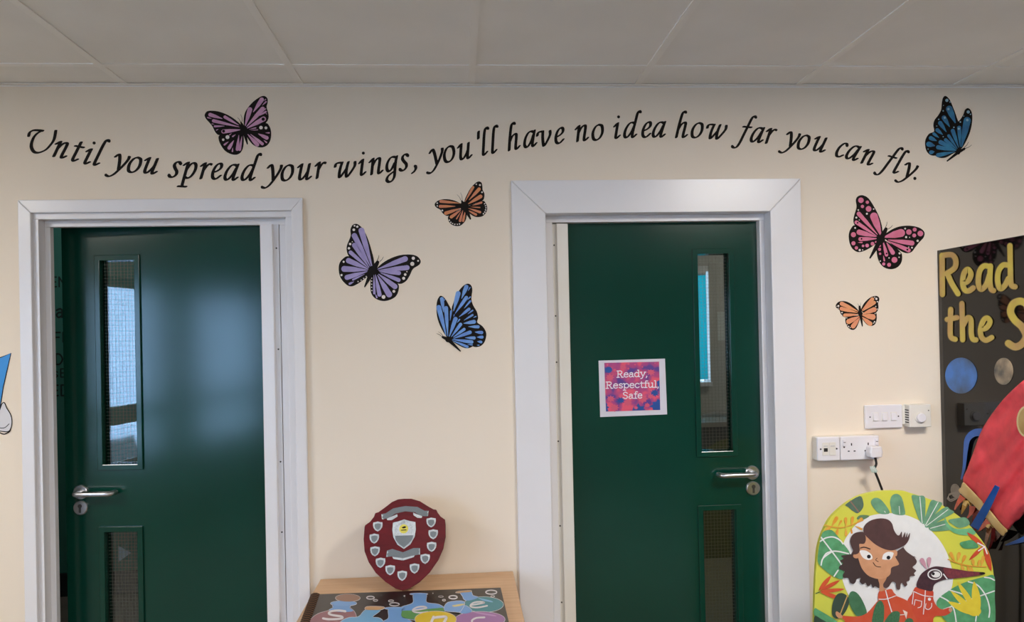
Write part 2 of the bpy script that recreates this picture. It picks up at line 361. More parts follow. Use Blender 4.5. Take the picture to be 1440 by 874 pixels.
def leaf_parts(lf, panes, y0, th, handle, key, sgn):
    """sub-parts in leaf coordinates; panes (x0,x1,z0,z1) are the outer edges of the glazing beads"""
    for (a, b, c, d) in panes:
        bw = 0.02; f = MB()
        for yy in ((y0 - 0.008, y0 + 0.012), (y0 + th - 0.012, y0 + th + 0.008)):
            R = [(a, c), (b, c), (b, d), (a, d)]; r2 = [(a + bw, c + bw), (b - bw, c + bw), (b - bw, d - bw), (a + bw, d - bw)]
            V = [(x, y, z) for y in yy for x, z in R + r2]; fs = []
            for i in range(4):
                j = (i + 1) % 4; fs += [(i, j, 4 + j, 4 + i), (8 + i, 12 + i, 12 + j, 8 + j), (i, 8 + i, 8 + j, j), (4 + i, 4 + j, 12 + j, 12 + i)]
            f.add(V, fs)
        f.build('glazing_bead', M_green, lf, bevel=0.002)
        ym = y0 + th / 2
        MB().box(a + 0.004, b - 0.004, ym - 0.003, ym + 0.003, c + 0.004, d - 0.004).build('glass_pane', M_glass, lf)
        g = MB(); n = int(round((b - a - 2 * bw) / 0.0125)); t = 0.00045
        for k in range(1, n):
            x = a + bw + (b - a - 2 * bw) * k / n; g.box(x - t, x + t, ym - t, ym + t, c + bw, d - bw)
        n = int(round((d - c - 2 * bw) / 0.0125))
        for k in range(1, n):
            z = c + bw + (d - c - 2 * bw) * k / n; g.box(a + bw, b - bw, ym - t, ym + t, z - t, z + t)
        g.build('wire_mesh', M_wire, lf)['kind'] = 'stuff'
    hx, hz = handle; h = MB()
    h.disc((hx, y0 + 0.001, hz), (0, -1, 0), 0.026, 0.011, 32, 0.003)
    path = [(hx, y0 - 0.005, hz), (hx, y0 - 0.035, hz)] + [(hx + sgn * 0.016 * (1 - math.cos(q)), y0 - 0.035 - 0.016 * math.sin(q), hz) for q in [0.4, 0.8, 1.2, 1.57]]
    path += [(hx + sgn * 0.118, y0 - 0.051, hz)] + [(hx + sgn * (0.118 + 0.016 * math.sin(q)), y0 - 0.051 + 0.016 * (1 - math.cos(q)), hz) for q in [0.4, 0.8, 1.2, 1.57]]
    path += [(hx + sgn * 0.134, y0 - 0.014, hz)]
    h.tube(path, 0.0095, 14); h.build('lever_handle', M_steel, lf, smooth=True).modifiers.new('es', 'EDGE_SPLIT')
    kx, kz = key; k = MB().disc((kx, y0 + 0.001, kz), (0, -1, 0), 0.026, 0.010, 32, 0.003)
    k.build('keyhole_plate', M_steel, lf, smooth=True).modifiers.new('es', 'EDGE_SPLIT')
    q = MB().disc((kx, y0 - 0.0085, kz + 0.007), (0, -1, 0), 0.0075, 0.001, 18).box(kx - 0.0042, kx + 0.0042, y0 - 0.0095, y0 - 0.0085, kz - 0.017, kz + 0.005)
    q.build('keyhole', M_dark, lf)
def holes_leaf(name, x0, x1, y0, th, z1, panes, parent):
    (a, b, c, d), (_, _, e, f) = panes; s = 0.016
    # upper pane c..d, lower pane e..f
    return MB().cells([x0, a + s, b - s, x1], [0.008, e + s, f - s, c + s, d - s, z1], {(1, 1), (1, 3)}, y0, y0 + th).build(name, M_green, parent)

# door 1 (ajar, hinged on the right, opens away)
TH = math.radians(5.4)
d1 = root('door_1', (-1.02, 0.0, 0.0), 'green panel door standing ajar in a stepped white frame', kind='structure')
frame_set(d1, (-1.4955, -1.4535, -0.576, -0.537, 2.030, 1.9855), (-1.436, -0.600, 1.965), (-1.417, -0.630, 1.944), -0.018, 0.037, 0.063)
hinge = Vector((-0.602, 0.065, 0))
panes1 = [(-0.712, -0.546, 1.076, 1.853), (-0.712, -0.552, 0.20, 0.872)]
l1 = holes_leaf('leaf', -0.834, 0.0, 0.0, 0.044, 1.958, panes1, None)
l1.parent = d1; l1.location = hinge - Vector((-1.02, 0, 0)); l1.rotation_euler.z = -TH; OFF[l1.name] = Vector((0, 0, 0))
leaf_parts(l1, panes1, 0.0, 0.044, (-0.777, 0.998), (-0.778, 0.941), 1)
MB().prism([(-0.660, 0.026, 0.795), (-0.660, 0.026, 0.735), (-0.612, 0.026, 0.768)], (0, 0.0006, 0)).build('glass_sticker', mat('sticker_grey_blue', '8fa3b4', 0.5), l1)
g = MB().prism([(-0.632, 0.036, 0.01), (-0.650, 0.036, 0.01), (-0.652, 0.022, 0.01), (-0.696, 0.028, 0.01), (-0.698, 0.060, 0.01), (-0.632, 0.060, 0.01)], (0, 0, 1.935))
g.build('finger_guard', M_white, d1, bevel=0.002)
for z in (0.35, 0.85, 1.1, 1.5, 1.86): MB().disc((-0.641, 0.036, z), (0, -1, 0), 0.003, 0.0015, 10).build('screw', M_dark, d1)
# door 2 (closed, hinged on the left)
d2 = root('door_2', (0.73, 0.0, 0.0), 'closed green door in a wide plain white architrave', kind='structure')
frame_set(d2, (0.198, 0.3205, 1.148, 1.2657, 2.086, 1.967), (0.3205, 1.148, 1.966), (0.3507, 1.129, 1.942), -0.012, 0.045, 0.080)
panes2 = [(0.880, 1.038, 1.062, 1.842), (0.880, 1.046, 0.20, 0.881)]
l2 = holes_leaf('leaf', 0.335, 1.1455, 0.080, 0.044, 1.955, panes2, d2)
leaf_parts(l2, panes2, 0.080, 0.044, (1.092, 0.997), (1.094, 0.938), -1)
g = MB().prism([(0.3507, 0.055, 0.01), (0.3640, 0.055, 0.01), (0.3660, 0.040, 0.01), (0.4080, 0.046, 0.01), (0.4100, 0.078, 0.01), (0.3507, 0.078, 0.01)], (0, 0, 1.928))
g.build('finger_guard', M_cream_pl, d2, bevel=0.002)
for z in (0.55, 0.83, 1.14, 1.43, 1.60, 1.86): MB().disc((0.357, 0.055, z), (0, -1, 0), 0.003, 0.0015, 10).build('screw', M_dark, d2)

# ------------------------------------------------------------------ rooms behind the doors
M_teal = mat('teal_wall_paint', '3d8c80', 0.6)
M_dim = mat('grey_wall_paint', 'bdb8b0', 0.8)
tag(MB().box(XL, -0.05, 2.14, 2.24, 0, 2.6).build('wall_corridor', M_teal), 'teal wall seen through the gap of the left door', kind='structure')
tag(MB().box(-0.1, 0.0, 0.125, 4.1, 0, 2.6).build('wall_partition', M_dim), 'partition between the rooms behind the doors', kind='structure')
MB().box(XL - 0.2, XL, 0.0, 4.2, 0, 2.7).build('wall_corridor_end', M_dim)['kind'] = 'structure'
MB().box(XL, -0.1, 2.125, 2.14, 0, 0.14).build('baseboard_corridor', mat('dark_skirting', '1d2a30', 0.5))['kind'] = 'structure'
MB().box(XL - 0.2, XR + 0.1, 0.0, 4.2, ZC + 0.3, ZC + 0.4).build('ceiling_behind', M_dim)['kind'] = 'structure'
wx0, wx1, wz0, wz1 = 0.9, 1.905, 1.12, 2.03
w = MB(); w.cells([-0.0, wx0, wx1, XR], [0, wz0, wz1, 2.7], {(1, 1)}, 3.0, 3.15); w.build('wall_far', M_dim)['kind'] = 'structure'
r_ = root('window_5', ((wx0 + wx1) / 2, 3.05, wz0), kind='structure')
f = MB(); f.box(wx0, wx0 + 0.05, 2.98, 3.1, wz0, wz1).box(wx1 - 0.005, wx1, 2.98, 3.1, wz0, wz1).box(wx0, wx1, 2.98, 3.1, wz1 - 0.04, wz1).box(wx0, wx1, 2.95, 3.1, wz0, wz0 + 0.03)
f.build('window_frame', M_plastic, r_)
bl = root('roller_blind', ((wx0 + wx1) / 2, 2.97, wz1), 'turquoise roller blind glowing behind the glass of the closed door', 'blind')
MB().box(wx0 + 0.03, wx1 - 0.022, 2.99, 2.992, wz0 + 0.05, wz1 - 0.06).build('fabric', blindmat(), bl)
MB().tube([(wx0 + 0.03, 2.985, wz1 - 0.05), (wx1 - 0.03, 2.985, wz1 - 0.05)], 0.022, 12).build('roller', M_plastic, bl)
def stick(name, a, b, c, d, z0, z1, m, label, cat, y=2.998):
    tag(MB().box(a, b, y - c, y - c + d, z0, z1).build(name, m), label, cat)
stick('notice', 1.97, 2.03, 0.0, 0.001, 1.46, 1.68, mat('paper_grey', 'd8d8d4', 0.7), 'pale notice on the wall beside the turquoise blind', 'notice')
stick('wall_phone', 2.055, 2.10, 0.04, 0.04, 1.60, 1.74, mat('phone_dark', '2a3038', 0.5), 'small dark wall unit beside the blind', 'wall unit')
stick('monitor', 1.93, 2.35, 0.5, 0.04, 0.92, 1.40, mat('screen_teal', '1d5a60', 0.2), 'dark teal screen behind the closed door', 'monitor')
ct = root('counter', (2.0, 2.67, 0), 'dark counter below the turquoise blind', 'counter')
MB().box(1.2, 2.8, 2.36, 2.99, 0.0, 0.89).build('body', mat('counter_dark', '3a4044', 0.5), ct)
MB().box(1.18, 2.82, 2.33, 2.99, 0.89, 0.92).build('worktop', mat('counter_top', 'a09a94', 0.4), ct)
for nm, lb, x, y, e in (('room', 'added fill lamp in the room behind the closed door', 2.6, 1.8, 14), ('corridor', 'added fill lamp in the corridor behind the ajar door', -2.4, 1.2, 2.4)):  # unseen lamps in invented fittings, added to brighten the rooms behind the doors
    zt = ZC + 0.3; r_ = root('fill_lamp', (x, y, zt), lb, 'fill lamp')
    MB().box(x - 0.3, x + 0.3, y - 0.3, y + 0.3, zt - 0.05, zt).build('housing', M_plastic, r_, bevel=0.004)
    MB().box(x - 0.27, x + 0.27, y - 0.27, y + 0.27, zt - 0.056, zt - 0.05).build('diffuser', M_led, r_)
    l = bpy.data.lights.new(nm + '_light', 'AREA'); l.size = 0.5; l.energy = e; l.color = (1, 0.95, 0.9)
    lo = bpy.data.objects.new(nm + '_light', l); COL.objects.link(lo); lo.location = (0, 0, -0.06); lo.parent = r_
# dark words on the teal wall
SANS = {'E': [[(0, 0), (0, 1.4)], [(0, 0), (.75, 0)], [(0, .7), (.65, .7)], [(0, 1.4), (.75, 1.4)]], 'N': [[(0, 0), (0, 1.4)], [(0, 1.4), (.85, 0)], [(.85, 0), (.85, 1.4)]],
        'F': [[(0, 0), (0, 1.4)], [(0, .7), (.6, .7)], [(0, 1.4), (.75, 1.4)]], 'D': [[(0, 0), (0, 1.4)], [(0, 1.4), (.5, 1.35), (.85, .7), (.5, .05), (0, 0)]],
        'a': [[(.1, .85), (.45, 1), (.7, .8), (.7, 0)], [(.7, .55), (.3, .55), (.08, .28), (.3, 0), (.7, .2)]],
        's': [[(.6, .85), (.35, 1), (.1, .8), (.35, .5), (.62, .25), (.35, 0), (.05, .15)]]}
for word, px, py, hpx in (('EN', 72, 403, 13), ('a', 79, 446, 16), ('FFE', 66, 481, 13), ('D', 79, 512, 14), ('sE', 76, 530, 11), ('ED', 74, 556, 14)):
    a = Art(lambda x, y, l: Vector((x, 2.14 - l, y))).at(0.002); o = PY(px, py, 2.14); s = hpx / 1.4 * 4.9 / FPX; x = 0
    for ch in word:
        for st in SANS[ch]: a.stroke([(o.x + (x + q[0]) * s, o.z + q[1] * s) for q in st], 0.22 * s)
        x += 1.15
    tag(a.build('wall_word', mat('dark_teal_print', '0c2f30', 0.6)), 'dark letters reading %s on the teal wall behind the left door' % word, 'lettering', 'words on the teal wall')

# ================================================================== WALL LETTERING
GL = {   # calligraphic strokes, x-height = 1, upright (slant is added); last entry = reference point on the baseline
 'n': ([[(-.08, .80), (.05, .95), (.12, 1.0)], [(.12, 1.0), (.11, .5), (.1, 0)], [(.11, .5), (.25, .82), (.43, .99), (.55, .95), (.56, .7), (.53, .2), (.56, .03), (.65, .03), (.78, .16)]], [], (.1, 0)),
 'u': ([[(-.08, .82), (.04, .95), (.12, 1.0)], [(.12, 1.0), (.09, .5), (.09, .15), (.17, .02), (.3, .08), (.48, .35), (.58, .6)], [(.6, 1.0), (.57, .5), (.55, .12), (.6, .02), (.68, .05), (.8, .17)]], [], (.15, 0)),
 'i': ([[(-.08, .80), (.04, .95), (.12, 1.0)], [(.12, 1.0), (.1, .5), (.09, .12), (.15, .02), (.22, .05), (.34, .17)]], [(.12, 1.42, .115)], (.15, 0)),
 'l': ([[(.36, 1.66), (.28, 1.74), (.17, 1.66), (.11, 1.3), (.07, .6), (.05, .12), (.11, .02), (.18, .05), (.30, .17)]], [(.37, 1.67, .10)], (.1, 0)),
 't': ([[(.13, 1.28), (.10, .6), (.08, .14), (.15, .02), (.23, .05), (.36, .17)], [(-.10, .98), (.40, .98)]], [], (.14, 0)),
 'o': ([[(.36, 1.0), (.15, .86), (.02, .5), (.1, .1), (.32, .0), (.55, .16), (.66, .5), (.58, .9), (.36, 1.0)]], [], (.32, 0)),
 'y': ([[(-.12, .82), (-.02, .97), (.08, .98), (.18, .75), (.28, .35), (.34, .06)], [(.70, .95), (.69, .75), (.55, .38), (.36, .0), (.16, -.32), (-.06, -.48), (-.24, -.44)]], [(.69, .93, .11), (-.26, -.43, .11)], (.36, 0.05)),
 's': ([[(.48, .88), (.36, 1.0), (.18, .95), (.12, .76), (.24, .55), (.38, .38), (.40, .18), (.26, .01), (.08, .0), (-.02, .10)]], [(.48, .87, .09), (-.02, .11, .10)], (.2, 0)),
 'p': ([[(-.08, .82), (.05, .96), (.14, 1.0)], [(.14, 1.0), (.13, .3), (.14, -.54)], [(-.08, -.56), (.40, -.56)], [(.13, .5), (.28, .85), (.47, 1.0), (.64, .88), (.68, .55), (.56, .18), (.36, .0), (.15, .06)]], [], (.36, 0)),
 'r': ([[(-.08, .80), (.04, .95), (.12, 1.0)], [(.12, 1.0), (.11, .5), (.1, 0)], [(.11, .5), (.24, .8), (.38, .97), (.5, .95)]], [(.5, .94, .09)], (.1, 0)),
 'e': ([[(.05, .42), (.28, .52), (.46, .70), (.46, .92), (.33, 1.0), (.14, .85), (.03, .5), (.06, .15), (.2, .0), (.36, .04), (.54, .22)]], [], (.22, 0)),
 'a': ([[(.62, .92), (.46, 1.0), (.24, .92), (.06, .58), (.02, .2), (.13, .02), (.28, .08), (.48, .4), (.60, .78)], [(.66, 1.02), (.60, .6), (.55, .14), (.61, .02), (.68, .05), (.80, .18)]], [], (.14, 0)),
 'd': ([[(.62, .92), (.46, 1.0), (.24, .92), (.06, .58), (.02, .2), (.13, .02), (.28, .08), (.48, .4), (.60, .78)], [(.88, 1.66), (.80, 1.74), (.70, 1.6), (.64, 1.1), (.57, .5), (.55, .14), (.61, .02), (.68, .05), (.80, .18)]], [(.89, 1.67, .10)], (.14, 0)),
 'w': ([[(-.30, .74), (-.27, .92), (-.08, .98), (.12, .96)], [(.12, .98), (.04, .6), (.02, .25), (.08, .03), (.28, .3), (.46, .6)], [(.52, .98), (.46, .6), (.46, .25), (.54, .03), (.76, .32), (.96, .7), (.95, .95)]], [(-.29, .76, .09), (.95, .93, .10)], (.06, 0)),
 'v': ([[(-.32, .74), (-.28, .92), (-.1, .98), (.04, .96)], [(.04, .98), (.05, .6), (.10, .25), (.18, .02), (.38, .32), (.54, .7), (.52, .95)]], [(-.31, .76, .08), (.52, .93, .09)], (.18, 0)),
 'g': ([[(.60, .95), (.42, 1.0), (.22, .9), (.07, .58), (.08, .25), (.22, .10), (.4, .25), (.56, .6)], [(.68, 1.0), (.62, .6), (.60, .1), (.58, -.3), (.44, -.54), (.24, -.58), (.10, -.44), (.16, -.22), (.36, -.06), (.60, .08)]], [], (.24, 0.08)),
 'h': ([[(.42, 1.66), (.34, 1.74), (.22, 1.62), (.16, 1.2), (.12, .6), (.1, 0)], [(.12, .5), (.25, .82), (.43, .99), (.55, .95), (.56, .7), (.53, .2), (.56, .03), (.65, .03), (.78, .16)]], [(.43, 1.67, .10)], (.1, 0)),
 'f': ([[(.64, 1.66), (.54, 1.74), (.40, 1.58), (.28, 1.0), (.16, .4), (.05, -.15), (-.08, -.46), (-.26, -.52), (-.38, -.44)], [(.0, .96), (.52, .96)]], [(.65, 1.66, .10), (-.38, -.43, .10)], (.1, 0)),
 'c': ([[(.52, .86), (.42, 1.0), (.24, .94), (.06, .62), (.03, .25), (.14, .02), (.32, .02), (.50, .17)]], [(.51, .87, .11)], (.16, 0)),
 ',': ([[(.16, .08), (.18, -.08), (.08, -.24), (-.04, -.32)]], [(.14, .08, .12)], (.12, 0)),
 "'": ([[(.06, 1.62), (.05, 1.4), (.05, 1.18)]], [], (.05, 0)),
 '.': ([], [(.1, .10, .13)], (.1, .0)),
}
U_RAW = [[(-.52, 1.07), (-.46, 1.28), (-.25, 1.41), (.05, 1.42), (.34, 1.38)], [(.28, 1.38), (.0, 1.22), (-.24, .93), (-.38, .45), (-.24, .08), (.05, .0), (.48, .17), (.80, .5), (1.02, .85), (1.13, 1.38)]]
QUOTE = [('Until', [('U', 53, 214.6), ('n', 75.8, 219.7), ('t', 102.6, 226.4), ('i', 120, 230.4), ('l', 133, 232.2)]),
 ('you', [('y', 167, 238.2), ('o', 185, 242.2), ('u', 204, 243.2)]),
 ('spread', [('s', 242, 248.7), ('p', 264, 250.3), ('r', 282.5, 250.8), ('e', 301.7, 251.4), ('a', 318, 253.0), ('d', 342, 253.4)]),
 ('your', [('y', 384.5, 252.5), ('o', 401.7, 253.7), ('u', 422, 252.7), ('r', 445.8, 250.3)]),
 ('wings,', [('w', 477.4, 250), ('i', 509, 246.3), ('n', 522.5, 245), ('g', 547.5, 241.2), ('s', 567, 239.3), (',', 583.5, 235.5)]),
 ("you'll", [('y', 614.5, 230), ('o', 631, 227.5), ('u', 649, 224.4), ("'", 672.5, 220.4), ('l', 680.5, 218), ('l', 693.5, 215.3)]),
 ('have', [('h', 716, 211.3), ('a', 740, 207.3), ('v', 765, 205.4), ('e', 785, 201.4)]),
 ('no', [('n', 812, 198.5), ('o', 838.9, 196.7)]),
 ('idea', [('i', 866.7, 194.5), ('d', 880, 193.6), ('e', 906.6, 192.7), ('a', 920, 192.7)]),
 ('how', [('h', 951, 193), ('o', 977.5, 193.4), ('w', 998.3, 195.3)]),
 ('far', [('f', 1042, 197.7), ('a', 1057.5, 199.4), ('r', 1077.4, 201)]),
 ('you', [('y', 1111.5, 205.5), ('o', 1126, 209.7), ('u', 1145, 211.8)]),
 ('can', [('c', 1177, 219.8), ('a', 1191, 223), ('n', 1211.5, 229)]),
 ('fly.', [('f', 1243, 237.5), ('l', 1257, 243.2), ('y', 1275.5, 248.5), ('.', 1285.5, 252.6)])]
allp = [(PY(x, y).x, PY(x, y).z) for _, ls in QUOTE for _, x, y in ls]
def slope(x):                                              # local slope of the wavy baseline
    q = sorted(allp, key=lambda p: abs(p[0] - x))[:7]; n = len(q)
    mx_ = sum(p[0] for p in q) / n; mz = sum(p[1] for p in q) / n
    return sum((p[0] - mx_) * (p[1] - mz) for p in q) / sum((p[0] - mx_) ** 2 for p in q)
qr = root('wall_quote', PY(666, 225) + Vector((0, -0.0003, 0)), 'black script lettering in a wave reading until you spread your wings', 'wall lettering')
XH, SL = 0.0545, 0.21
def wallmap(x, y, l): return Vector((x, -l, y))
for word, ls in QUOTE:
    w_o = None
    for ch, px, py in ls:
        p = PY(px, py); art = Art(wallmap).at(0.0006)
        if ch == 'U': strokes, dots, ref, sl, rot = U_RAW, [(-.52, 1.08, .10), (1.12, 1.36, .10)], (0, 0), 0, 0
        else: (strokes, dots, ref), sl, rot = GL[ch], SL, math.atan(slope(p.x))
        c_, s_ = math.cos(rot), math.sin(rot)
        def tf(q):
            x, y = q[0] - ref[0] + sl * (q[1] - ref[1]), q[1] - ref[1]
            return (p.x + XH * (x * c_ - y * s_), p.z + XH * (x * s_ + y * c_))
        for st in strokes: art.nib([tf(q) for q in st], 0.225 * XH, 0.105 * XH, 0.42 + rot)
        for q in dots: c = tf(q); art.ell(c[0], c[1], q[2] * XH * 0.88, n=14)
        art.build('letter', M_black, qr)

# ================================================================== BUTTERFLY DECALS
def zmap(ox, oy, s, Y=0.0):
    def f(x, y, l):
        p = PY(ox + x / s, oy + y / s, Y); return Vector((p.x, Y - l, p.z))
    return f
def butterfly(o, label, cellhex, cell2, wings, body, ants, light=None):
    fm = zmap(*o); c = fm(body[1][0], body[1][1], 0.0003)
    r = root('butterfly_decal', c, label, 'wall decal', 'butterflies on the wall')
    mc = mat('decal_' + cellhex, cellhex, 0.5, hex2=cell2, vscale=28)
    for k, (out, cells, dots, bdots) in enumerate(wings):
        lift = 0.0006 + 0.0009 * k * (1 if light else 0)
        wo = Art(fm).at(lift).fill(out).build('wing', M_black, r)
        for q in cells: Art(fm).at(lift + 0.0004).drop(*q).build('wing_cell', mc, wo)
        if dots:
            a = Art(fm).at(lift + 0.0004)
            for q in dots: a.ell(*q, n=12)
            a.build('wing_spots', mat('decal_pale_' + cellhex, (light or ['e6dcd6'])[0], 0.5), wo)['kind'] = 'stuff'
        if bdots:
            a = Art(fm).at(lift + 0.0008)
            for q in bdots: a.ell(*q, n=10)
            a.build('wing_dots', M_black, wo)['kind'] = 'stuff'
    a = Art(fm).at(0.0026 if light else 0.0014)
    (x0, y0, w0), (x1, y1, w1), (x2, y2, w2) = body
    a.stroke([(x0, y0), (x1, y1)], w0, w1, sm=False); a.stroke([(x1, y1), (x2, y2)], w1, w2, sm=False); a.ell(x1, y1, w1 * 0.72); a.build('body', M_black, r)
    for q in ants: Art(fm).at(0.0014).stroke([q[:2], ((q[0] + q[2]) / 2 - (q[3] - q[1]) * .08, (q[1] + q[3]) / 2 + (q[2] - q[0]) * .08), q[2:]], 6, 3, cap=False).build('antenna', M_black, r)

butterfly((280, 120, 7.945), 'mauve pink butterfly sticker above the word spread, wings raised', 'd09bbd', 'bf8aad', [
 ([(475, 450), (400, 380), (320, 330), (230, 295), (150, 283), (90, 290), (62, 330), (75, 370), (110, 410), (150, 460), (180, 520), (220, 555), (300, 550), (400, 530), (475, 490)],
  [(445, 445, 275, 345, 40), (262, 372, 105, 322, 48), (450, 465, 145, 392, 42), (285, 455, 165, 458, 26), (140, 372, 90, 358, 16), (470, 495, 250, 518, 52), (218, 488, 190, 502, 12), (170, 435, 140, 430, 10)], [], [(275, 512, 17)]),
 ([(480, 500), (400, 520), (300, 540), (225, 560), (220, 610), (245, 670), (290, 730), (350, 765), (410, 775), (460, 755), (490, 700), (500, 620), (495, 550)],
  [(410, 548, 370, 575, 18), (365, 535, 335, 558, 12), (330, 628, 276, 668, 24), (388, 615, 326, 715, 44), (445, 555, 425, 732, 40), (480, 570, 452, 732, 34), (378, 695, 372, 745, 18)], [(318, 578, 22), (270, 607, 14)], []),
 ([(505, 460), (498, 380), (515, 300), (560, 230), (620, 170), (690, 125), (735, 120), (765, 150), (765, 200), (755, 240), (775, 320), (775, 370), (745, 420), (680, 450), (600, 475), (530, 490)],
  [(515, 455, 575, 245, 60), (605, 300, 715, 140, 56), (528, 465, 728, 245, 58), (660, 345, 755, 290, 24), (535, 480, 745, 362, 62), (705, 225, 755, 178, 20), (728, 175, 748, 152, 12), (725, 282, 748, 258, 12), (742, 312, 760, 322, 8)], [], [(717, 378, 19)]),
 ([(520, 490), (620, 470), (740, 420), (785, 455), (805, 520), (800, 600), (770, 660), (720, 690), (660, 690), (600, 660), (550, 600), (520, 540)],
  [(560, 492, 640, 474, 14), (575, 502, 660, 497, 10), (543, 545, 665, 678, 52), (575, 545, 720, 664, 38), (660, 540, 775, 596, 48), (742, 530, 790, 531, 16), (722, 612, 760, 642, 18)], [(692, 472, 20), (747, 475, 16)], [])],
 [(468, 410, 14), (500, 490, 56), (540, 655, 14)], [(462, 405, 430, 360), (482, 405, 465, 325)])
butterfly((465, 305, 6.993), 'lavender butterfly sticker with one wing up, right of the left door', 'a497c8', '9488bc', [
 ([(430, 500), (425, 420), (400, 320), (365, 210), (320, 120), (265, 70), (220, 75), (195, 120), (197, 180), (180, 230), (160, 280), (158, 330), (180, 385), (250, 430), (340, 490), (400, 520)],
  [(410, 500, 295, 105, 66), (390, 485, 222, 160, 60), (378, 495, 220, 258, 52), (372, 502, 182, 335, 44)], [(235, 86, 9), (262, 95, 11), (228, 125, 13), (192, 265, 12), (180, 307, 12), (213, 243, 5)], []),
 ([(400, 520), (300, 450), (180, 385), (120, 410), (85, 460), (80, 530), (100, 600), (150, 660), (200, 682), (260, 660), (330, 610), (390, 560)],
  [(370, 512, 152, 418, 60), (365, 522, 105, 508, 66), (360, 535, 138, 600, 56), (335, 560, 212, 620, 20), (230, 635, 178, 660, 24)],
  [(128, 440, 10), (107, 570, 11), (375, 565, 6), (350, 585, 6), (325, 603, 6), (300, 620, 6), (270, 634, 6)], []),
 ([(450, 510), (500, 460), (580, 410), (680, 375), (780, 368), (850, 385), (885, 430), (870, 470), (810, 510), (780, 570), (740, 630), (680, 657), (600, 628), (520, 578), (425, 535)],
  [(462, 512, 758, 402, 62), (470, 525, 776, 495, 56), (480, 535, 692, 552, 46), (490, 548, 686, 626, 44)], [(813, 405, 16), (803, 460, 20), (860, 430, 9), (733, 565, 13), (718, 602, 15), (750, 537, 6)], []),
 ([(430, 530), (520, 570), (600, 620), (665, 660), (668, 720), (640, 780), (580, 815), (510, 825), (440, 800), (400, 750), (390, 680), (395, 600), (405, 550)],
  [(470, 560, 652, 698, 58), (460, 570, 590, 785, 66), (440, 565, 485, 782, 48), (425, 560, 430, 760, 28), (440, 755, 457, 797, 18)], [(520, 785, 19), (622, 730, 14), (403, 600, 6), (403, 630, 6), (403, 660, 6), (403, 690, 6), (405, 722, 6)], [])],
 [(462, 445, 34), (415, 525, 64), (335, 685, 12)], [(455, 430, 475, 375), (482, 438, 520, 390)])
butterfly((600, 245, 10.92), 'orange butterfly sticker under the word you\'ll, beside the right door', 'd4854f', 'cf7d5e', [
 ([(550, 470), (480, 425), (400, 395), (300, 380), (210, 390), (150, 420), (122, 465), (150, 510), (210, 545), (240, 590), (290, 630), (340, 635), (440, 580), (540, 510)],
  [(520, 445, 195, 412, 52), (440, 490, 185, 492, 52), (525, 520, 270, 605, 62)], [(162, 443, 11), (163, 485, 10), (240, 555, 14)], []),
 ([(560, 520), (450, 575), (340, 635), (328, 690), (350, 740), (400, 780), (470, 795), (530, 780), (590, 720), (612, 650), (610, 570)],
  [(525, 548, 358, 668, 56), (528, 568, 455, 690, 22), (557, 548, 508, 732, 46), (597, 548, 556, 732, 42)], [(348, 705, 11), (370, 737, 11), (398, 755, 10), (432, 767, 11), (470, 768, 10), (503, 762, 11)], []),
 ([(580, 450), (585, 390), (620, 310), (670, 220), (730, 150), (790, 110), (840, 125), (855, 180), (860, 240), (885, 290), (885, 350), (860, 400), (760, 440), (640, 480)],
  [(588, 420, 722, 182, 46), (650, 395, 822, 208, 60), (625, 462, 852, 325, 66)], [(762, 152, 11), (818, 165, 15), (850, 275, 13)], []),
 ([(620, 500), (740, 450), (860, 405), (905, 440), (930, 510), (915, 580), (870, 635), (810, 655), (740, 650), (670, 610), (620, 560)],
  [(700, 478, 855, 428, 38), (670, 500, 825, 510, 20), (640, 520, 836, 586, 42), (625, 548, 772, 626, 40)], [(890, 452, 10), (903, 483, 10), (910, 515, 10), (905, 547, 11), (893, 578, 11), (872, 605, 11)], [])],
 [(540, 410, 24), (580, 490, 96), (672, 685, 22)], [(525, 400, 465, 310), (545, 400, 520, 280)])
butterfly((600, 390, 7.945), 'bright blue side-on butterfly sticker beside the right door frame', '6f9fdc', '5c86cf', [
 ([(285, 370), (300, 280), (340, 180), (400, 100), (455, 68), (495, 85), (510, 140), (500, 240), (520, 310), (560, 380), (575, 450), (565, 500), (620, 540), (660, 600), (665, 660), (640, 730), (590, 770), (520, 770), (450, 700), (380, 500)],
  [(300, 375, 358, 152, 62), (390, 235, 452, 82, 54), (318, 402, 455, 208, 46), (362, 440, 486, 342, 38), (418, 345, 494, 256, 24), (455, 250, 492, 212, 16), (458, 408, 520, 362, 20), (415, 478, 522, 412, 26), (412, 512, 550, 490, 50), (465, 548, 592, 550, 40), (538, 608, 632, 615, 42), (562, 665, 636, 665, 38), (565, 712, 622, 722, 34), (462, 150, 488, 105, 14), (520, 448, 556, 432, 14), (560, 755, 590, 755, 14)], [], []),
 ([(230, 670), (170, 580), (125, 470), (110, 370), (115, 270), (140, 215), (165, 205), (205, 235), (250, 310), (290, 380), (350, 440), (400, 490), (430, 550), (500, 600), (540, 680), (530, 750), (480, 785), (420, 785), (330, 740), (260, 690)],
  [(218, 650, 128, 308, 62), (190, 388, 168, 218, 50), (236, 655, 215, 318, 52), (262, 480, 274, 365, 24), (252, 660, 330, 440, 54), (275, 662, 390, 508, 42), (295, 668, 432, 568, 38), (300, 680, 502, 604, 46), (430, 672, 548, 675, 40), (285, 690, 522, 722, 44), (285, 702, 468, 778, 34), (340, 505, 372, 462, 18), (300, 440, 310, 410, 12), (192, 265, 206, 238, 10), (455, 745, 515, 752, 16)], [], [])],
 [(180, 665, 26), (240, 690, 46), (376, 820, 14)], [(175, 662, 110, 625), (182, 652, 130, 605)], light=['9db9e2'])
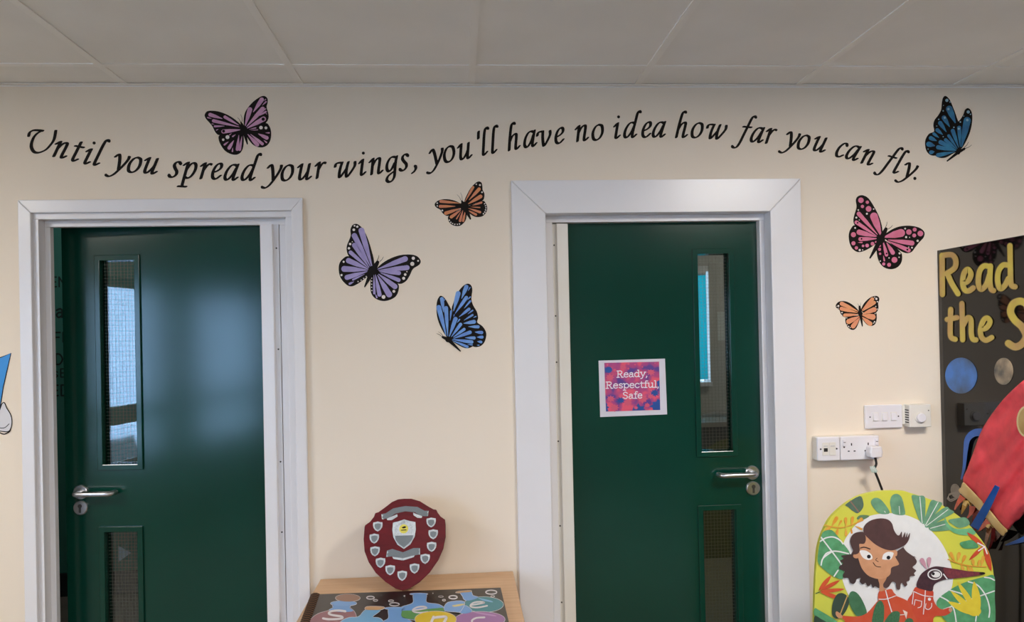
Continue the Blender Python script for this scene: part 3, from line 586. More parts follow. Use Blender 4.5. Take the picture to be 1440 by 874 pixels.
butterfly((1290, 125, 7.945), 'teal blue side-on butterfly sticker above the word fly', '2f7fa6', '245f8a', [
 ([(450, 400), (440, 320), (400, 210), (360, 120), (315, 78), (285, 100), (272, 160), (265, 230), (235, 290), (190, 350), (178, 410), (185, 475), (130, 500), (92, 560), (85, 620), (100, 690), (140, 735), (190, 745), (230, 720), (330, 560)],
  [(425, 385, 340, 190, 84), (360, 425, 282, 300, 58), (322, 480, 240, 362, 54), (282, 512, 205, 445, 48), (240, 545, 170, 492, 38), (215, 580, 128, 540, 52), (195, 635, 98, 610, 66), (190, 700, 130, 712, 50)],
  [(328, 128, 18), (363, 147, 7), (287, 245, 8), (237, 340, 8), (215, 415, 6), (290, 185, 5), (345, 225, 14), (305, 322, 13), (118, 672, 6)], []),
 ([(480, 680), (550, 570), (595, 450), (612, 330), (600, 250), (565, 215), (530, 235), (510, 290), (460, 360), (390, 400), (350, 460), (310, 510), (240, 545), (205, 600), (190, 680), (200, 745), (250, 770), (320, 765), (400, 720)],
  [(490, 650, 562, 315, 90), (476, 650, 462, 412, 52), (458, 655, 385, 448, 52), (445, 668, 338, 510, 38), (438, 675, 298, 558, 44), (432, 685, 236, 585, 56), (428, 690, 206, 648, 54), (415, 702, 205, 745, 52)],
  [(565, 258, 18), (590, 285, 7), (477, 370, 9), (405, 430, 8), (555, 348, 15), (460, 445, 13), (515, 305, 6), (285, 535, 6)], [])],
 [(520, 670, 26), (450, 710, 34), (330, 805, 16)], [(520, 655, 570, 590), (530, 665, 605, 625)], light=['8fb4c6'])
butterfly((1180, 265, 7.285), 'hot pink spotted butterfly sticker above the small orange one', 'd9799c', 'd06a86', [
 ([(440, 490), (440, 400), (410, 290), (360, 190), (300, 100), (240, 68), (190, 80), (170, 120), (178, 190), (155, 270), (145, 330), (165, 380), (250, 440), (380, 500)],
  [(430, 488, 342, 248, 90), (392, 472, 186, 242, 50), (385, 488, 160, 335, 44)] + [(x, y, x + 1, y, 2 * r) for x, y, r in ((222, 120, 28), (287, 140, 17), (237, 183, 17), (300, 208, 29))],
  [(283, 258, 10), (352, 210, 7), (195, 220, 8), (175, 297, 10), (205, 322, 5)], [(188, 350, 9)]),
 ([(400, 510), (280, 440), (165, 375), (120, 410), (98, 470), (105, 550), (135, 615), (190, 650), (250, 640), (320, 605), (390, 550)],
  [(378, 492, 178, 440, 62), (395, 512, 196, 518, 48), (190, 552, 240, 552, 16)] + [(x, y, x + 1, y, 2 * r) for x, y, r in ((145, 472, 26), (145, 560, 21), (175, 607, 17), (285, 583, 19), (340, 565, 19), (375, 547, 10), (243, 587, 13))],
  [(210, 630, 12), (163, 403, 9), (240, 628, 6)], [(228, 515, 9)]),
 ([(450, 490), (520, 430), (610, 390), (720, 380), (820, 400), (872, 445), (865, 500), (820, 550), (780, 600), (740, 650), (680, 660), (600, 620), (500, 540)],
  [(455, 498, 672, 445, 92), (500, 525, 770, 562, 58), (490, 535, 730, 640, 48)] + [(x, y, x + 1, y, 2 * r) for x, y, r in ((713, 445, 28), (772, 420, 20), (767, 480, 20), (830, 460, 29))],
  [(675, 410, 9), (685, 497, 11), (803, 535, 12), (745, 605, 9), (720, 500, 6), (712, 600, 6)], [(697, 625, 10)]),
 ([(420, 520), (520, 560), (620, 640), (645, 690), (635, 760), (590, 810), (520, 825), (450, 800), (405, 740), (385, 660), (385, 590)],
  [(448, 535, 488, 695, 42), (485, 552, 560, 675, 50), (452, 685, 463, 745, 20)] + [(x, y, x + 1, y, 2 * r) for x, y, r in ((413, 585, 13), (412, 622, 16), (418, 667, 12), (455, 772, 16), (510, 780, 20), (565, 730, 30))],
  [(618, 663, 11), (613, 703, 7), (510, 710, 7), (420, 742, 7)], [(485, 665, 9)])],
 [(478, 415, 36), (425, 520, 62), (315, 710, 16)], [(470, 400, 490, 340), (500, 415, 545, 375)])
butterfly((1165, 405, 13.45), 'small pale orange butterfly sticker above the light switches', 'e39a66', 'df8f6c', [
 ([(580, 460), (540, 390), (450, 310), (350, 255), (250, 242), (180, 265), (138, 320), (150, 370), (205, 410), (230, 480), (270, 530), (340, 550), (480, 520)],
  [(560, 440, 215, 275, 88), (550, 462, 210, 378, 84), (575, 495, 275, 512, 72)], [(185, 335, 18), (157, 343, 8), (182, 378, 9), (253, 460, 15), (250, 508, 10)], []),
 ([(590, 520), (480, 520), (350, 545), (318, 590), (325, 660), (360, 730), (420, 780), (480, 785), (530, 740), (570, 650), (595, 570)],
  [(588, 530, 338, 650, 108), (590, 555, 438, 752, 100)], [(345, 560, 9), (350, 690, 10), (380, 722, 13), (408, 745, 10)], []),
 ([(620, 430), (640, 340), (700, 250), (790, 175), (880, 145), (940, 160), (962, 210), (940, 280), (945, 370), (920, 440), (870, 475), (740, 490)],
  [(630, 418, 852, 182, 78), (638, 432, 888, 252, 78), (640, 485, 905, 388, 104)], [(905, 200, 21), (872, 170, 10), (923, 255, 13), (893, 345, 11), (920, 395, 10)], []),
 ([(620, 510), (740, 480), (890, 465), (912, 530), (905, 620), (870, 690), (800, 715), (730, 690), (660, 610)],
  [(635, 505, 888, 552, 124), (628, 540, 818, 700, 98)], [(880, 480, 10), (870, 635, 13), (850, 660, 10)], [])],
 [(585, 345, 36), (600, 480, 62), (638, 715, 20)], [(570, 335, 545, 290), (597, 330, 605, 270)])
# piece of a cartoon decal cut by the left edge of the picture
fm = zmap(0, 480, 6.25); r_ = root('cartoon_decal', fm(20, 400, 0.0003), 'blue card and white mitten decal at the far left of the wall', 'wall decal')
Art(fm).at(0.0006).fill([(-160, 190), (0, 140), (98, 100), (90, 150), (60, 260), (30, 400), (12, 520), (-4, 610), (-120, 640)], False).build('blue_card', mat('decal_card_blue', '2f8fd8', 0.5), r_)
Art(fm).at(0.0010).stroke([(-160, 190), (0, 142), (98, 102), (62, 260), (30, 400), (12, 520), (-4, 610)], 8, sm=False).build('card_outline', M_black, r_)
Art(fm).at(0.0012).fill([(-90, 620), (0, 600), (20, 540), (45, 535), (60, 580), (95, 640), (108, 700), (98, 760), (70, 790), (0, 780), (-90, 760)]).build('mitten', mat('decal_white', 'd8d6da', 0.5), r_)
Art(fm).at(0.0016).stroke([(0, 600), (20, 545), (42, 538), (60, 580), (95, 640), (107, 700), (98, 760), (70, 790), (0, 785)], 8).stroke([(0, 758), (45, 755), (82, 722)], 6).stroke([(0, 800), (40, 812), (85, 790), (95, 765)], 10).build('mitten_outline', M_black, r_)

# ================================================================== SIGN ON THE RIGHT DOOR
YS = 0.080
sm_ = zmap(830, 495, 8.74, YS)
sg = root('door_sign', sm_(520, 440, 0.001), 'white-edged pink and purple sign reading Ready, Respectful, Safe', 'sign')
corners = [(102, 103), (918, 78), (945, 762), (122, 795)]
MB().prism([sm_(x, y, 0.0002) for x, y in corners], (0, -0.0006, 0)).build('paper', mat('sign_paper', 'd5d2dc', 0.4), sg)
Art(sm_).at(0.0012).poly([(172, 130), (845, 115), (860, 708), (192, 728)]).build('picture', splashmat(), sg)
def star(a, cx, cy, r, n=9, seed=1, sq=0.8, rr=0.5):
    rnd = random.Random(seed); pts = []
    for k in range(2 * n):
        q = math.pi * k / n; rad = r * (rnd.uniform(.85, 1.15) if k % 2 == 0 else rr); pts.append((cx + rad * math.cos(q), cy + rad * sq * math.sin(q)))
    return a.poly(pts)
a = Art(sm_).at(0.0016); star(a, 375, 590, 62, seed=2); star(a, 790, 500, 70, seed=3)
a.poly([(515, 715), (530, 668), (560, 672), (590, 622), (615, 665), (665, 655), (655, 690), (680, 710)]); a.poly([(720, 665), (770, 640), (762, 610), (810, 605), (830, 570), (856, 590), (859, 706), (770, 708), (765, 680)])
a.poly([(190, 610), (212, 640), (205, 660), (235, 675), (210, 690), (225, 722), (193, 726)]); a.poly([(815, 360), (850, 340), (853, 450), (830, 430)]); a.ell(225, 215, 45, 38)
a.build('blue_splashes', mat('splash_blue', '27509a', 0.35), sg)['kind'] = 'stuff'
a = Art(sm_).at(0.0016)
for x, y, r, sd in ((240, 310, 60, 4), (745, 245, 55, 5), (250, 570, 55, 6), (640, 570, 75, 7), (460, 620, 60, 8), (700, 650, 40, 9), (560, 680, 30, 10), (300, 680, 60, 11), (740, 540, 45, 12)): star(a, x, y, r, 8, sd, 0.8, 0.6)
for x, y, r in ((395, 180, 26), (468, 140, 16), (468, 200, 12), (550, 150, 12), (640, 180, 10), (300, 220, 18), (210, 155, 12), (795, 135, 8)): a.ell(x, y, r)
a.build('pink_splashes', mat('splash_pink', 'd65a76', 0.35), sg)['kind'] = 'stuff'
SLAB = {'R': (1.36, [[(.25, 0), (.25, 1.45)], [(.02, 0), (.5, 0)], [(.02, 1.45), (.7, 1.45)], [(.7, 1.45), (.98, 1.28), (.98, .95), (.72, .76), (.25, .74)], [(.62, .74), (1.08, 0)], [(.95, 0), (1.32, 0)]]),
 'e': (1.02, [[(.12, .55), (.86, .55)], [(.86, .55), (.8, .86), (.5, 1), (.2, .85), (.1, .5), (.2, .15), (.52, 0), (.85, .15)]]),
 'a': (1.08, [[(.2, .85), (.5, 1), (.76, .85), (.78, .5), (.78, .1), (1.0, .02)], [(.78, .6), (.4, .58), (.13, .4), (.15, .12), (.4, 0), (.78, .2)]]),
 'd': (1.18, [[(.5, 1), (.18, .82), (.1, .5), (.18, .18), (.5, 0), (.82, .18), (.9, .5), (.82, .82), (.5, 1)], [(.9, 1.5), (.9, 0)], [(.68, 1.5), (.9, 1.5)], [(.9, 0), (1.12, 0)]]),
 'y': (1.12, [[(.15, 1), (.57, .05)], [(1.0, 1), (.57, .05), (.4, -.35), (.12, -.42)], [(0, 1), (.35, 1)], [(.82, 1), (1.15, 1)]]),
 ',': (.42, [[(.2, .08), (.2, -.1), (.08, -.28)]]),
 's': (.92, [[(.78, .82), (.5, 1), (.2, .85), (.25, .6), (.65, .45), (.78, .2), (.5, 0), (.15, .15)]]),
 'p': (1.18, [[(.22, 1), (.22, -.5)], [(0, 1), (.22, 1)], [(0, -.5), (.5, -.5)], [(.62, 1), (.32, .82), (.24, .5), (.32, .18), (.62, 0), (.94, .18), (1.02, .5), (.94, .82), (.62, 1)]]),
 'c': (1.0, [[(.85, .8), (.5, 1), (.2, .85), (.1, .5), (.2, .15), (.52, 0), (.85, .18)]]),
 't': (.74, [[(.3, 1.35), (.3, .2), (.45, 0), (.68, .08)], [(.05, 1), (.65, 1)]]),
 'f': (.76, [[(.76, 1.45), (.5, 1.5), (.35, 1.3), (.35, 0)], [(.1, 0), (.62, 0)], [(.08, 1), (.65, 1)]]),
 'u': (1.18, [[(.22, 1), (.22, .25), (.4, 0), (.65, .05), (.9, .3)], [(.9, 1), (.9, 0)], [(0, 1), (.22, 1)], [(.7, 1), (.9, 1)], [(.9, 0), (1.12, 0)]]),
 'l': (.62, [[(.3, 1.5), (.3, 0)], [(.08, 1.5), (.3, 1.5)], [(.05, 0), (.55, 0)]]),
 'S': (1.16, [[(.95, 1.2), (.55, 1.47), (.18, 1.25), (.25, .9), (.75, .68), (.98, .35), (.6, 0), (.12, .22)]])}
M_signtext = mat('sign_text_white', 'ece9f2', 0.4)
for word, x0, y0, x1, y1, xh in (('Ready,', 325, 308, 706, 296, 54), ('Respectful,', 192, 443, 848, 428, 54), ('Safe', 398, 570, 642, 562, 54)):
    tot = sum(SLAB[c][0] for c in word); k = (x1 - x0) / tot; x = 0; a = Art(sm_).at(0.0021); sl = (y1 - y0) / (x1 - x0)
    for c in word:
        for st in SLAB[c][1]: a.stroke([(x0 + (x + q[0]) * k, y0 + (x + q[0]) * k * sl - q[1] * xh) for q in st], 11)
        x += SLAB[c][0]
    a.build('word', M_signtext, sg)

# ================================================================== SOCKETS, SWITCHES, THERMOSTAT, PLUG
def plate(p, x0, x1, y0, y1, z0, z1, m, name, bev=0.004): return MB().box(x0, x1, y0, y1, z0, z1).build(name, m, p, bevel=bev, bseg=3)
M_slot = mat('socket_slot', '2a2724', 0.6)
# data outlet and double socket on a surface back box
z0, z1, x0, xm, x1, yf = 1.052, 1.139, 1.291, 1.377, 1.524, -0.042
r_ = root('data_outlet', ((x0 + xm) / 2, 0, z0), 'white surface-mounted data outlet box left of the plugged-in socket', 'data outlet')
plate(r_, x0, xm - 0.0008, -0.033, 0, z0, z1, M_cream_pl, 'back_box'); plate(r_, x0, xm - 0.0008, yf, -0.034, z0, z1, M_plastic, 'face_plate')
for sx in (x0 + 0.012, xm - 0.014): MB().disc((sx, yf, (z0 + z1) / 2), (0, -1, 0), 0.0032, 0.001, 12).build('screw', M_dark, r_)
for k in range(2):
    a = x0 + 0.018 + k * 0.026; j = plate(r_, a, a + 0.024, yf - 0.002, yf, z0 + 0.02, z1 - 0.02, M_cream_pl, 'module', 0.001)
    if k == 0: MB().box(a + 0.005, a + 0.019, yf - 0.0028, yf - 0.002, z0 + 0.034, z0 + 0.047).build('port', M_slot, j)
    MB().box(a + 0.004, a + 0.020, yf - 0.0026, yf - 0.002, z0 + 0.052, z0 + 0.056).build('label_window', mat('label_grey', 'c9c6c6', 0.5), j)
r_ = root('double_socket', ((xm + x1) / 2, 0, z0), 'white double wall socket with a plug in its right outlet', 'socket')
plate(r_, xm + 0.0008, x1, -0.033, 0, z0, z1, M_cream_pl, 'back_box'); plate(r_, xm + 0.0008, x1, yf, -0.034, z0, z1, M_plastic, 'face_plate')
zc_ = z0 + 0.045
for cx in (xm + 0.042, x1 - 0.042):
    MB().box(cx - 0.002, cx + 0.002, yf - 0.0008, yf + 0.002, zc_ + 0.008, zc_ + 0.017).build('earth_slot', M_slot, r_)
    for dx in (-0.011, 0.011): MB().box(cx + dx - 0.0035, cx + dx + 0.0035, yf - 0.0008, yf + 0.002, zc_ - 0.014, zc_ - 0.010).build('pin_slot', M_slot, r_)
for cx in (xm + 0.014, x1 - 0.011):
    plate(r_, cx - 0.006, cx + 0.006, yf - 0.005, yf, z1 - 0.034, z1 - 0.012, M_plastic, 'rocker_switch', 0.0015)
    MB().disc((cx, yf, zc_ + 0.003), (0, -1, 0), 0.003, 0.001, 12).build('screw', M_dark, r_)
    MB().box(cx - 0.004, cx + 0.004, yf - 0.0056, yf - 0.005, z1 - 0.022, z1 - 0.020).build('switch_mark', M_slot, r_)
# plug and its black lead
cx = x1 - 0.030
r_ = root('plug', (cx, yf, zc_ - 0.01), 'white three-pin plug with a black lead running down behind the cutout', 'plug')
MB().prism([(cx - 0.022, yf, z0 + 0.012), (cx + 0.022, yf, z0 + 0.012), (cx + 0.025, yf, z0 + 0.03), (cx + 0.021, yf, z0 + 0.052), (cx - 0.019, yf, z0 + 0.052), (cx - 0.025, yf, z0 + 0.03)], (0, -0.036, 0)).build('plug_body', M_plastic, r_, bevel=0.006, bseg=3)
pb = PY(1226, 648, -0.06); pts = [(cx + 0.002, yf - 0.018, z0 + 0.013), (cx + 0.006, yf - 0.02, z0 - 0.012)] + [tuple(PY(px, py, -0.062)) for px, py in ((1230, 660), (1235, 674), (1241, 690), (1249, 715))] + [(1.56, -0.09, 0.66), (1.58, -0.10, 0.35), (1.60, -0.12, 0.012)]
p2 = [Vector(p) for p in pts]; fine = []
for i in range(len(p2) - 1):
    a, b, c, d = p2[max(i - 1, 0)], p2[i], p2[i + 1], p2[min(i + 2, len(p2) - 1)]
    for k in range(6):
        t = k / 6; fine.append(0.5 * (2 * b + (c - a) * t + (2 * a - 5 * b + 4 * c - d) * t * t + (3 * b - a - 3 * c + d) * t ** 3))
MB().tube(fine + [p2[-1]], 0.0042, 10).build('lead', mat('black_cable', '171310', 0.5), r_, smooth=True)
pt = PY(1227, 659, -0.062); lt = MB().prism([pt + Vector(q) for q in ((-0.014, -0.006, 0.010), (0.004, -0.006, 0.012), (0.016, -0.006, -0.008), (0.008, -0.006, -0.013), (-0.006, -0.006, -0.011))], (0, 0.002, 0))
lt.build('lead_tag', mat('tag_green', '8fb0a4', 0.5, hex2='d8dcd4', vscale=150), r_)
# light switches
a, b = PY(1214, 569), PY(1267, 601); sx0, sx1, sz0, sz1 = a.x, b.x, 1.160, 1.2465
r_ = root('light_switch', ((sx0 + sx1) / 2, 0, sz0), 'white three-gang light switch plate above the sockets', 'light switch')
plate(r_, sx0, sx1, -0.012, 0, sz0, sz1, M_plastic, 'face_plate')
for k in range(3):
    c = sx0 + 0.039 + k * 0.0345; s = plate(r_, c - 0.011, c + 0.011, -0.0135, -0.012, sz0 + 0.027, sz1 - 0.027, M_cream_pl, 'switch_surround', 0.0006)
    MB().prism([(c - 0.009, -0.0135, sz0 + 0.029), (c - 0.009, -0.0175, sz0 + 0.030), (c - 0.009, -0.0140, sz1 - 0.029), (c - 0.009, -0.0135, sz1 - 0.029)], (0.018, 0, 0)).build('rocker', M_plastic, s)
for sx in (sx0 + 0.018, sx1 - 0.016): MB().disc((sx, -0.012, (sz0 + sz1) / 2), (0, -1, 0), 0.0026, 0.001, 12).build('screw', M_dark, r_)
# thermostat
a, b = PY(1279, 569, -0.04), PY(1310, 600, -0.04); tx0, tx1, tz0, tz1 = a.x, b.x, b.z, a.z
r_ = root('thermostat', ((tx0 + tx1) / 2, 0, tz0), 'cream square thermostat with a round dial beside the light switch', 'thermostat')
plate(r_, tx0, tx1, -0.040, 0, tz0, tz1, M_cream_pl, 'housing', 0.003)
cx, cz = (tx0 + tx1) / 2 - 0.001, (tz0 + tz1) / 2 - 0.006
MB().disc((cx, -0.040, cz), (0, -1, 0), 0.0205, 0.003, 32, 0.001).build('dial_ring', M_cream_pl, r_)
MB().disc((cx, -0.043, cz), (0, -1, 0), 0.0165, 0.009, 32, 0.002).build('dial', M_plastic, r_)
MB().disc((tx1 - 0.010, -0.040, tz1 - 0.022), (0, -1, 0), 0.0022, 0.0008, 10).build('screw', M_dark, r_)
for k in range(6): MB().box(tx0 - 0.0004, tx0 + 0.001, -0.034, -0.006, tz0 + 0.016 + k * 0.009, tz0 + 0.020 + k * 0.009).build('vent_slot', M_slot, r_)
tag(MB().box(sx1, tx0 + 0.002, -0.010, 0, sz0 + 0.012, sz1 - 0.004).build('conduit', M_cream_pl, bevel=0.001), 'short cream trunking joining the light switch and the thermostat', 'trunking')

# ================================================================== CABINET, SHIELD AND BIG BOOK
TZ = 0.692
tl, tb = PZ(450, 815, TZ), PZ(722, 805, TZ)
cx0, cx1, cyb, cyf = tl.x, tb.x, -0.012, -0.70
cab = root('cabinet', ((cx0 + cx1) / 2, -0.36, 0), 'light wood cabinet against the wall between the doors', 'cabinet')
M_beech = woodmat('beech_veneer', 'c39a72', 'd2ab84', (1.2, 16, 16), 0.4)
MB().box(cx0, cx1, cyf, cyb, TZ - 0.022, TZ).build('top', M_beech, cab, bevel=0.002)
for a in (cx0 + 0.012, cx1 - 0.030): MB().box(a, a + 0.018, cyf + 0.03, cyb - 0.01, 0.06, TZ - 0.022).build('side_panel', M_beech, cab)
MB().box(cx0 + 0.03, cx1 - 0.03, cyb - 0.03, cyb - 0.012, 0.06, TZ - 0.022).build('back_panel', M_beech, cab)
MB().box(cx0 + 0.03, cx1 - 0.03, cyf + 0.04, cyb - 0.03, 0.06, 0.078).build('bottom_panel', M_beech, cab)
MB().box(cx0 + 0.02, cx1 - 0.02, cyf + 0.07, cyb - 0.02, 0.0, 0.06).build('plinth', mat('plinth_dark', '3a332e', 0.6), cab)
cm = (cx0 + cx1) / 2
for a, b, kx in ((cx0 + 0.014, cm - 0.002, cm - 0.03), (cm + 0.002, cx1 - 0.014, cm + 0.03)):
    dr = MB().box(a, b, cyf + 0.012, cyf + 0.029, 0.065, TZ - 0.026).build('door', M_beech, cab, bevel=0.001)
    MB().disc((kx, cyf + 0.012, 0.45), (0, -1, 0), 0.012, 0.022, 16, 0.003).build('knob', M_steel, dr)
# award shield: drawn upright in its own plane, leaning back on a strut
tip = PZ(567, 831, TZ); TILT = math.radians(17)
sh = root('award_shield', tip + Vector((0, 0, 0.001)), 'dark red wooden award shield with silver plates leaning on the cabinet', 'award shield', rz=math.radians(-2.0))
SK = 0.000412
def smap(x, y, l):                                        # zoom drawing units -> shield plane (own coordinates)
    u, v = (x - 386) * SK, (828 - y) * SK * 0.95; t = math.radians(17); return Vector((u, v * math.sin(t) - l * math.cos(t), v * math.cos(t) + l * math.sin(t) + 0.002))
OUT = [(390, 70), (450, 72), (520, 95), (590, 142), (630, 166), (655, 172), (665, 195), (690, 230), (725, 256), (729, 300), (730, 400), (710, 500), (670, 590), (600, 690), (520, 765), (440, 813), (386, 828),
       (330, 810), (250, 755), (170, 680), (110, 590), (75, 500), (65, 400), (70, 300), (74, 285), (115, 255), (145, 215), (155, 185), (180, 178), (230, 142), (290, 95), (340, 74)]
n_ = smap(0, 0, 0) - smap(0, 0, 0.018)
pts = [smap(x, y, 0.018) for x, y in OUT]
M_maroon = woodmat('maroon_lacquer', '560a12', '680e18', (3, 3, 12), 0.4)
M_maroon.node_tree.nodes['Principled BSDF'].inputs['Specular IOR Level'].default_value = 0.15
MB().prism(pts, n_).build('board', M_maroon, sh, bevel=0.004, bseg=3)
st = MB().prism([(-0.02, 0.055, 0.19), (0.02, 0.055, 0.19), (0.03, 0.105, 0.002), (-0.03, 0.105, 0.002)], (0, 0.004, 0.001)); st.build('strut', mat('strut_black', '1c1614', 0.7), sh)
M_silver = mat('silver_plate', 'a9adaf', 0.32, metal=0.9, var=0.25, vscale=400, bump=0.3, bscale=500)
M_silverd = mat('silver_engraved', '70777a', 0.5, metal=0.2, var=0.2, vscale=600)
def shieldshape(cx, cy, w, h):
    return [(cx + x * w / 2, cy + y * h / 2) for x, y in ((0, -1), (.25, -.93), (.55, -.86), (.95, -.8), (1, -.3), (.9, .2), (.55, .7), (0, 1), (-.55, .7), (-.9, .2), (-1, -.3), (-.95, -.8), (-.55, -.86), (-.25, -.93))]
def solid(name, pts, l0, l1, m, parent):
    return MB().prism([smap(x, y, l1) for x, y in pts], smap(0, 0, l0) - smap(0, 0, l1)).build(name, m, parent, bevel=0.0006)
for (x, y) in ((178, 298), (152, 398), (160, 503), (206, 598), (285, 660), (382, 708), (480, 653), (565, 577), (617, 480), (630, 377), (613, 278)):
    p = solid('name_shield', shieldshape(x, y, 78, 84), 0.0178, 0.0195, M_silver, sh); solid('engraving', shieldshape(x, y + 2, 52, 56), 0.0195, 0.0198, M_silverd, p)
cp = solid('centre_shield', [(x, y) for x, y in shieldshape(393, 368, 192, 246)], 0.0178, 0.0205, M_silver, sh)
solid('engraving', [(318, 380), (470, 380), (460, 415), (430, 450), (392, 480), (352, 450), (325, 415)], 0.0205, 0.0209, M_silverd, cp)
lf = MB()
for sgn in (-1, 1):
    for k in range(6):
        q = -0.5 + k * 0.42; c = smap(390 + sgn * 62 * math.cos(q), 322 - 62 * math.sin(q) * 1.0 + 8, 0.0212); t = Vector((0, 0, 0))
        lf.disc(c, smap(0, 0, 1) - smap(0, 0, 0), 0.0045, 0.0014, 8, 0.0006)
lf.build('laurel_wreath', M_silver, cp)['kind'] = 'stuff'
c = smap(390, 325, 0.0205); ax = smap(0, 0, 1) - smap(0, 0, 0)
em = MB().disc(c, ax, 0.0150, 0.0022, 28, 0.0005).build('emblem', mat('emblem_yellow', 'd3c53c', 0.4), cp)
Art(smap).at(0.0230).poly([(372, 312), (398, 303), (412, 308), (405, 318), (385, 322)]).stroke([(372, 336), (410, 334)], 7).build('emblem_mark', M_black, em)
def ribbon(name, top, bot, curls, parent):
    p = solid(name, top + bot[::-1], 0.0178, 0.0196, M_silverd, parent)
    for q in curls: solid('ribbon_curl', q, 0.0180, 0.0203, M_silver, p)
ribbon('title_ribbon', [(205, 195), (240, 190), (300, 150), (400, 133), (500, 143), (560, 178), (592, 178)], [(215, 240), (262, 232), (320, 195), (400, 178), (480, 188), (530, 222), (585, 225)],
       [[(250, 235), (335, 200), (338, 220), (290, 250), (255, 248)], [(465, 190), (540, 222), (535, 238), (500, 236), (468, 212)], [(205, 195), (222, 205), (212, 222), (228, 240), (212, 240)], [(592, 178), (580, 192), (588, 206), (575, 222), (588, 222)]], sh)
ribbon('lower_ribbon', [(258, 500), (300, 488), (385, 518), (470, 486), (522, 488)], [(256, 552), (305, 548), (385, 575), (470, 548), (520, 540)],
       [[(300, 550), (385, 568), (385, 585), (310, 570)], [(385, 568), (480, 545), (475, 560), (388, 585)], [(258, 500), (268, 515), (255, 530), (266, 550), (252, 552)], [(522, 488), (512, 504), (524, 518), (512, 540), (524, 542)]], sh)
# spiral bound big book with flasks on a black cover
BZ = TZ + 0.014
def bk(px, py, l): p = PZ(px, py, BZ); return Vector((p.x, p.y, BZ + l))
bl_, br_ = bk(447, 835, 0), bk(704, 825.6, 0); fl_, fr_ = bk(432.5, 876, 0), bk(716, 876, 0)
ex = 1.38
f1, f2 = bl_ + (fl_ - bl_) * ex, br_ + (fr_ - br_) * ex
book = root('big_book', Vector(((bl_.x + br_.x) / 2, -0.4, TZ)), 'large spiral-bound book with a black cover of coloured lettered flasks', 'book')
up = Vector((0, 0, -0.0015))
MB().prism([bl_, br_, f2, f1], up).build('cover', mat('book_cover_black', '24211f', 0.3, var=0.15, vscale=20), book)
ins = [p + Vector((dx, dy, -0.0016)) for p, dx, dy in ((bl_, .003, -.003), (br_, -.003, -.003), (f2, -.003, .003), (f1, .003, .003))]
MB().prism(ins, (0, 0, -0.0109)).build('pages', mat('page_paper', 'd8d2c6', 0.8), book)
MB().prism([p - Vector((0, 0, 0.0125)) for p in (bl_, br_, f2, f1)], up).build('back_cover', MATS['book_cover_black'], book)
M_ring = mat('binding_brown', '7a5a44', 0.4, metal=0.5); M_ring2 = mat('binding_black', '221c19', 0.4)
d = (f1 - bl_); NR = 44
for k in range(NR):
    c = bl_ + d * ((k + 0.5) / NR) + Vector((-0.008, 0, -0.0035))
    MB().tube([c + Vector((0.0150 * math.cos(q), 0, 0.0085 * math.sin(q))) for q in [2 * math.pi * i / 10 for i in range(11)]], 0.0017, 5, False).build('binding_ring', M_ring if k % 2 else M_ring2, book)
def zE(x, y, l): return bk(410 + x / 8.47, 815 + y / 8.47, l)
def zF(x, y, l): return bk(560 + x / 8.0, 810 + y / 8.0, l)
M_pw = mat('print_white', 'd9d5d8', 0.4); M_pb = mat('print_flask_blue', '6f9fd6', 0.35)
def flask(z, shapes, letter, lw, lift, letters=None):
    body = None
    for i, (kind, pts, hx) in enumerate(shapes):
        m = mat('print_' + hx, hx, 0.4)
        lo_ = Art(z).at(lift).stroke(smooth(pts, 4, True) + [Vector(smooth(pts, 4, True)[0])], 9, sm=False, cap=False).build('outline', M_pw, body or book)
        o = Art(z).at(lift + 0.0002 + 0.0001 * i).fill(pts).build('flask' if i == 0 else 'flask_part', m, body or book)
        if body is None: body = o
    if letter: 
        a = Art(z).at(lift + 0.0009)
        for q in letter: a.stroke(q, lw)
        a.build('letter', M_pw, body)
def el(x, y, rx, ry, n=14): return [(x + rx * math.cos(2 * math.pi * k / n), y + ry * math.sin(2 * math.pi * k / n)) for k in range(n)]
flask(zE, [('b', [(215, 540), (245, 455), (330, 398), (450, 362), (500, 320), (495, 295), (690, 295), (692, 325), (745, 375), (770, 440), (750, 540), (480, 600)], '8f5f66'),
           ('n', [(500, 300), (688, 300), (692, 335), (735, 372), (600, 385), (450, 365), (495, 330)], '6f9fd6'), ('l', el(620, 280, 155, 30), '7aa6da'), ('s', el(670, 216, 145, 44), '9a7460')],
      [[(640, 378), (560, 368), (470, 378), (445, 405), (500, 425), (590, 438), (605, 458), (540, 470), (440, 472), (375, 462)]], 26, 0.0004)
flask(zE, [('b', [(560, 560), (600, 490), (690, 450), (800, 440), (890, 355), (1060, 360), (965, 440), (1040, 455), (1085, 490), (1080, 560), (800, 620)], '6aa5cf'), ('c', [(890, 358), (905, 320), (1095, 325), (1062, 358)], 'c49a6c')],
      [[(900, 560), (840, 555), (790, 580), (820, 610)]], 22, 0.0010)
flask(zE, [('b', [(1090, 560), (1090, 500), (1155, 455), (1160, 345), (1305, 342), (1308, 440), (1380, 470), (1450, 520), (1440, 600), (1240, 640)], '6f9fd6'), ('l', el(1228, 340, 118, 14), '7aa6da')],
      [[(1230, 560), (1225, 620)]], 24, 0.0008)
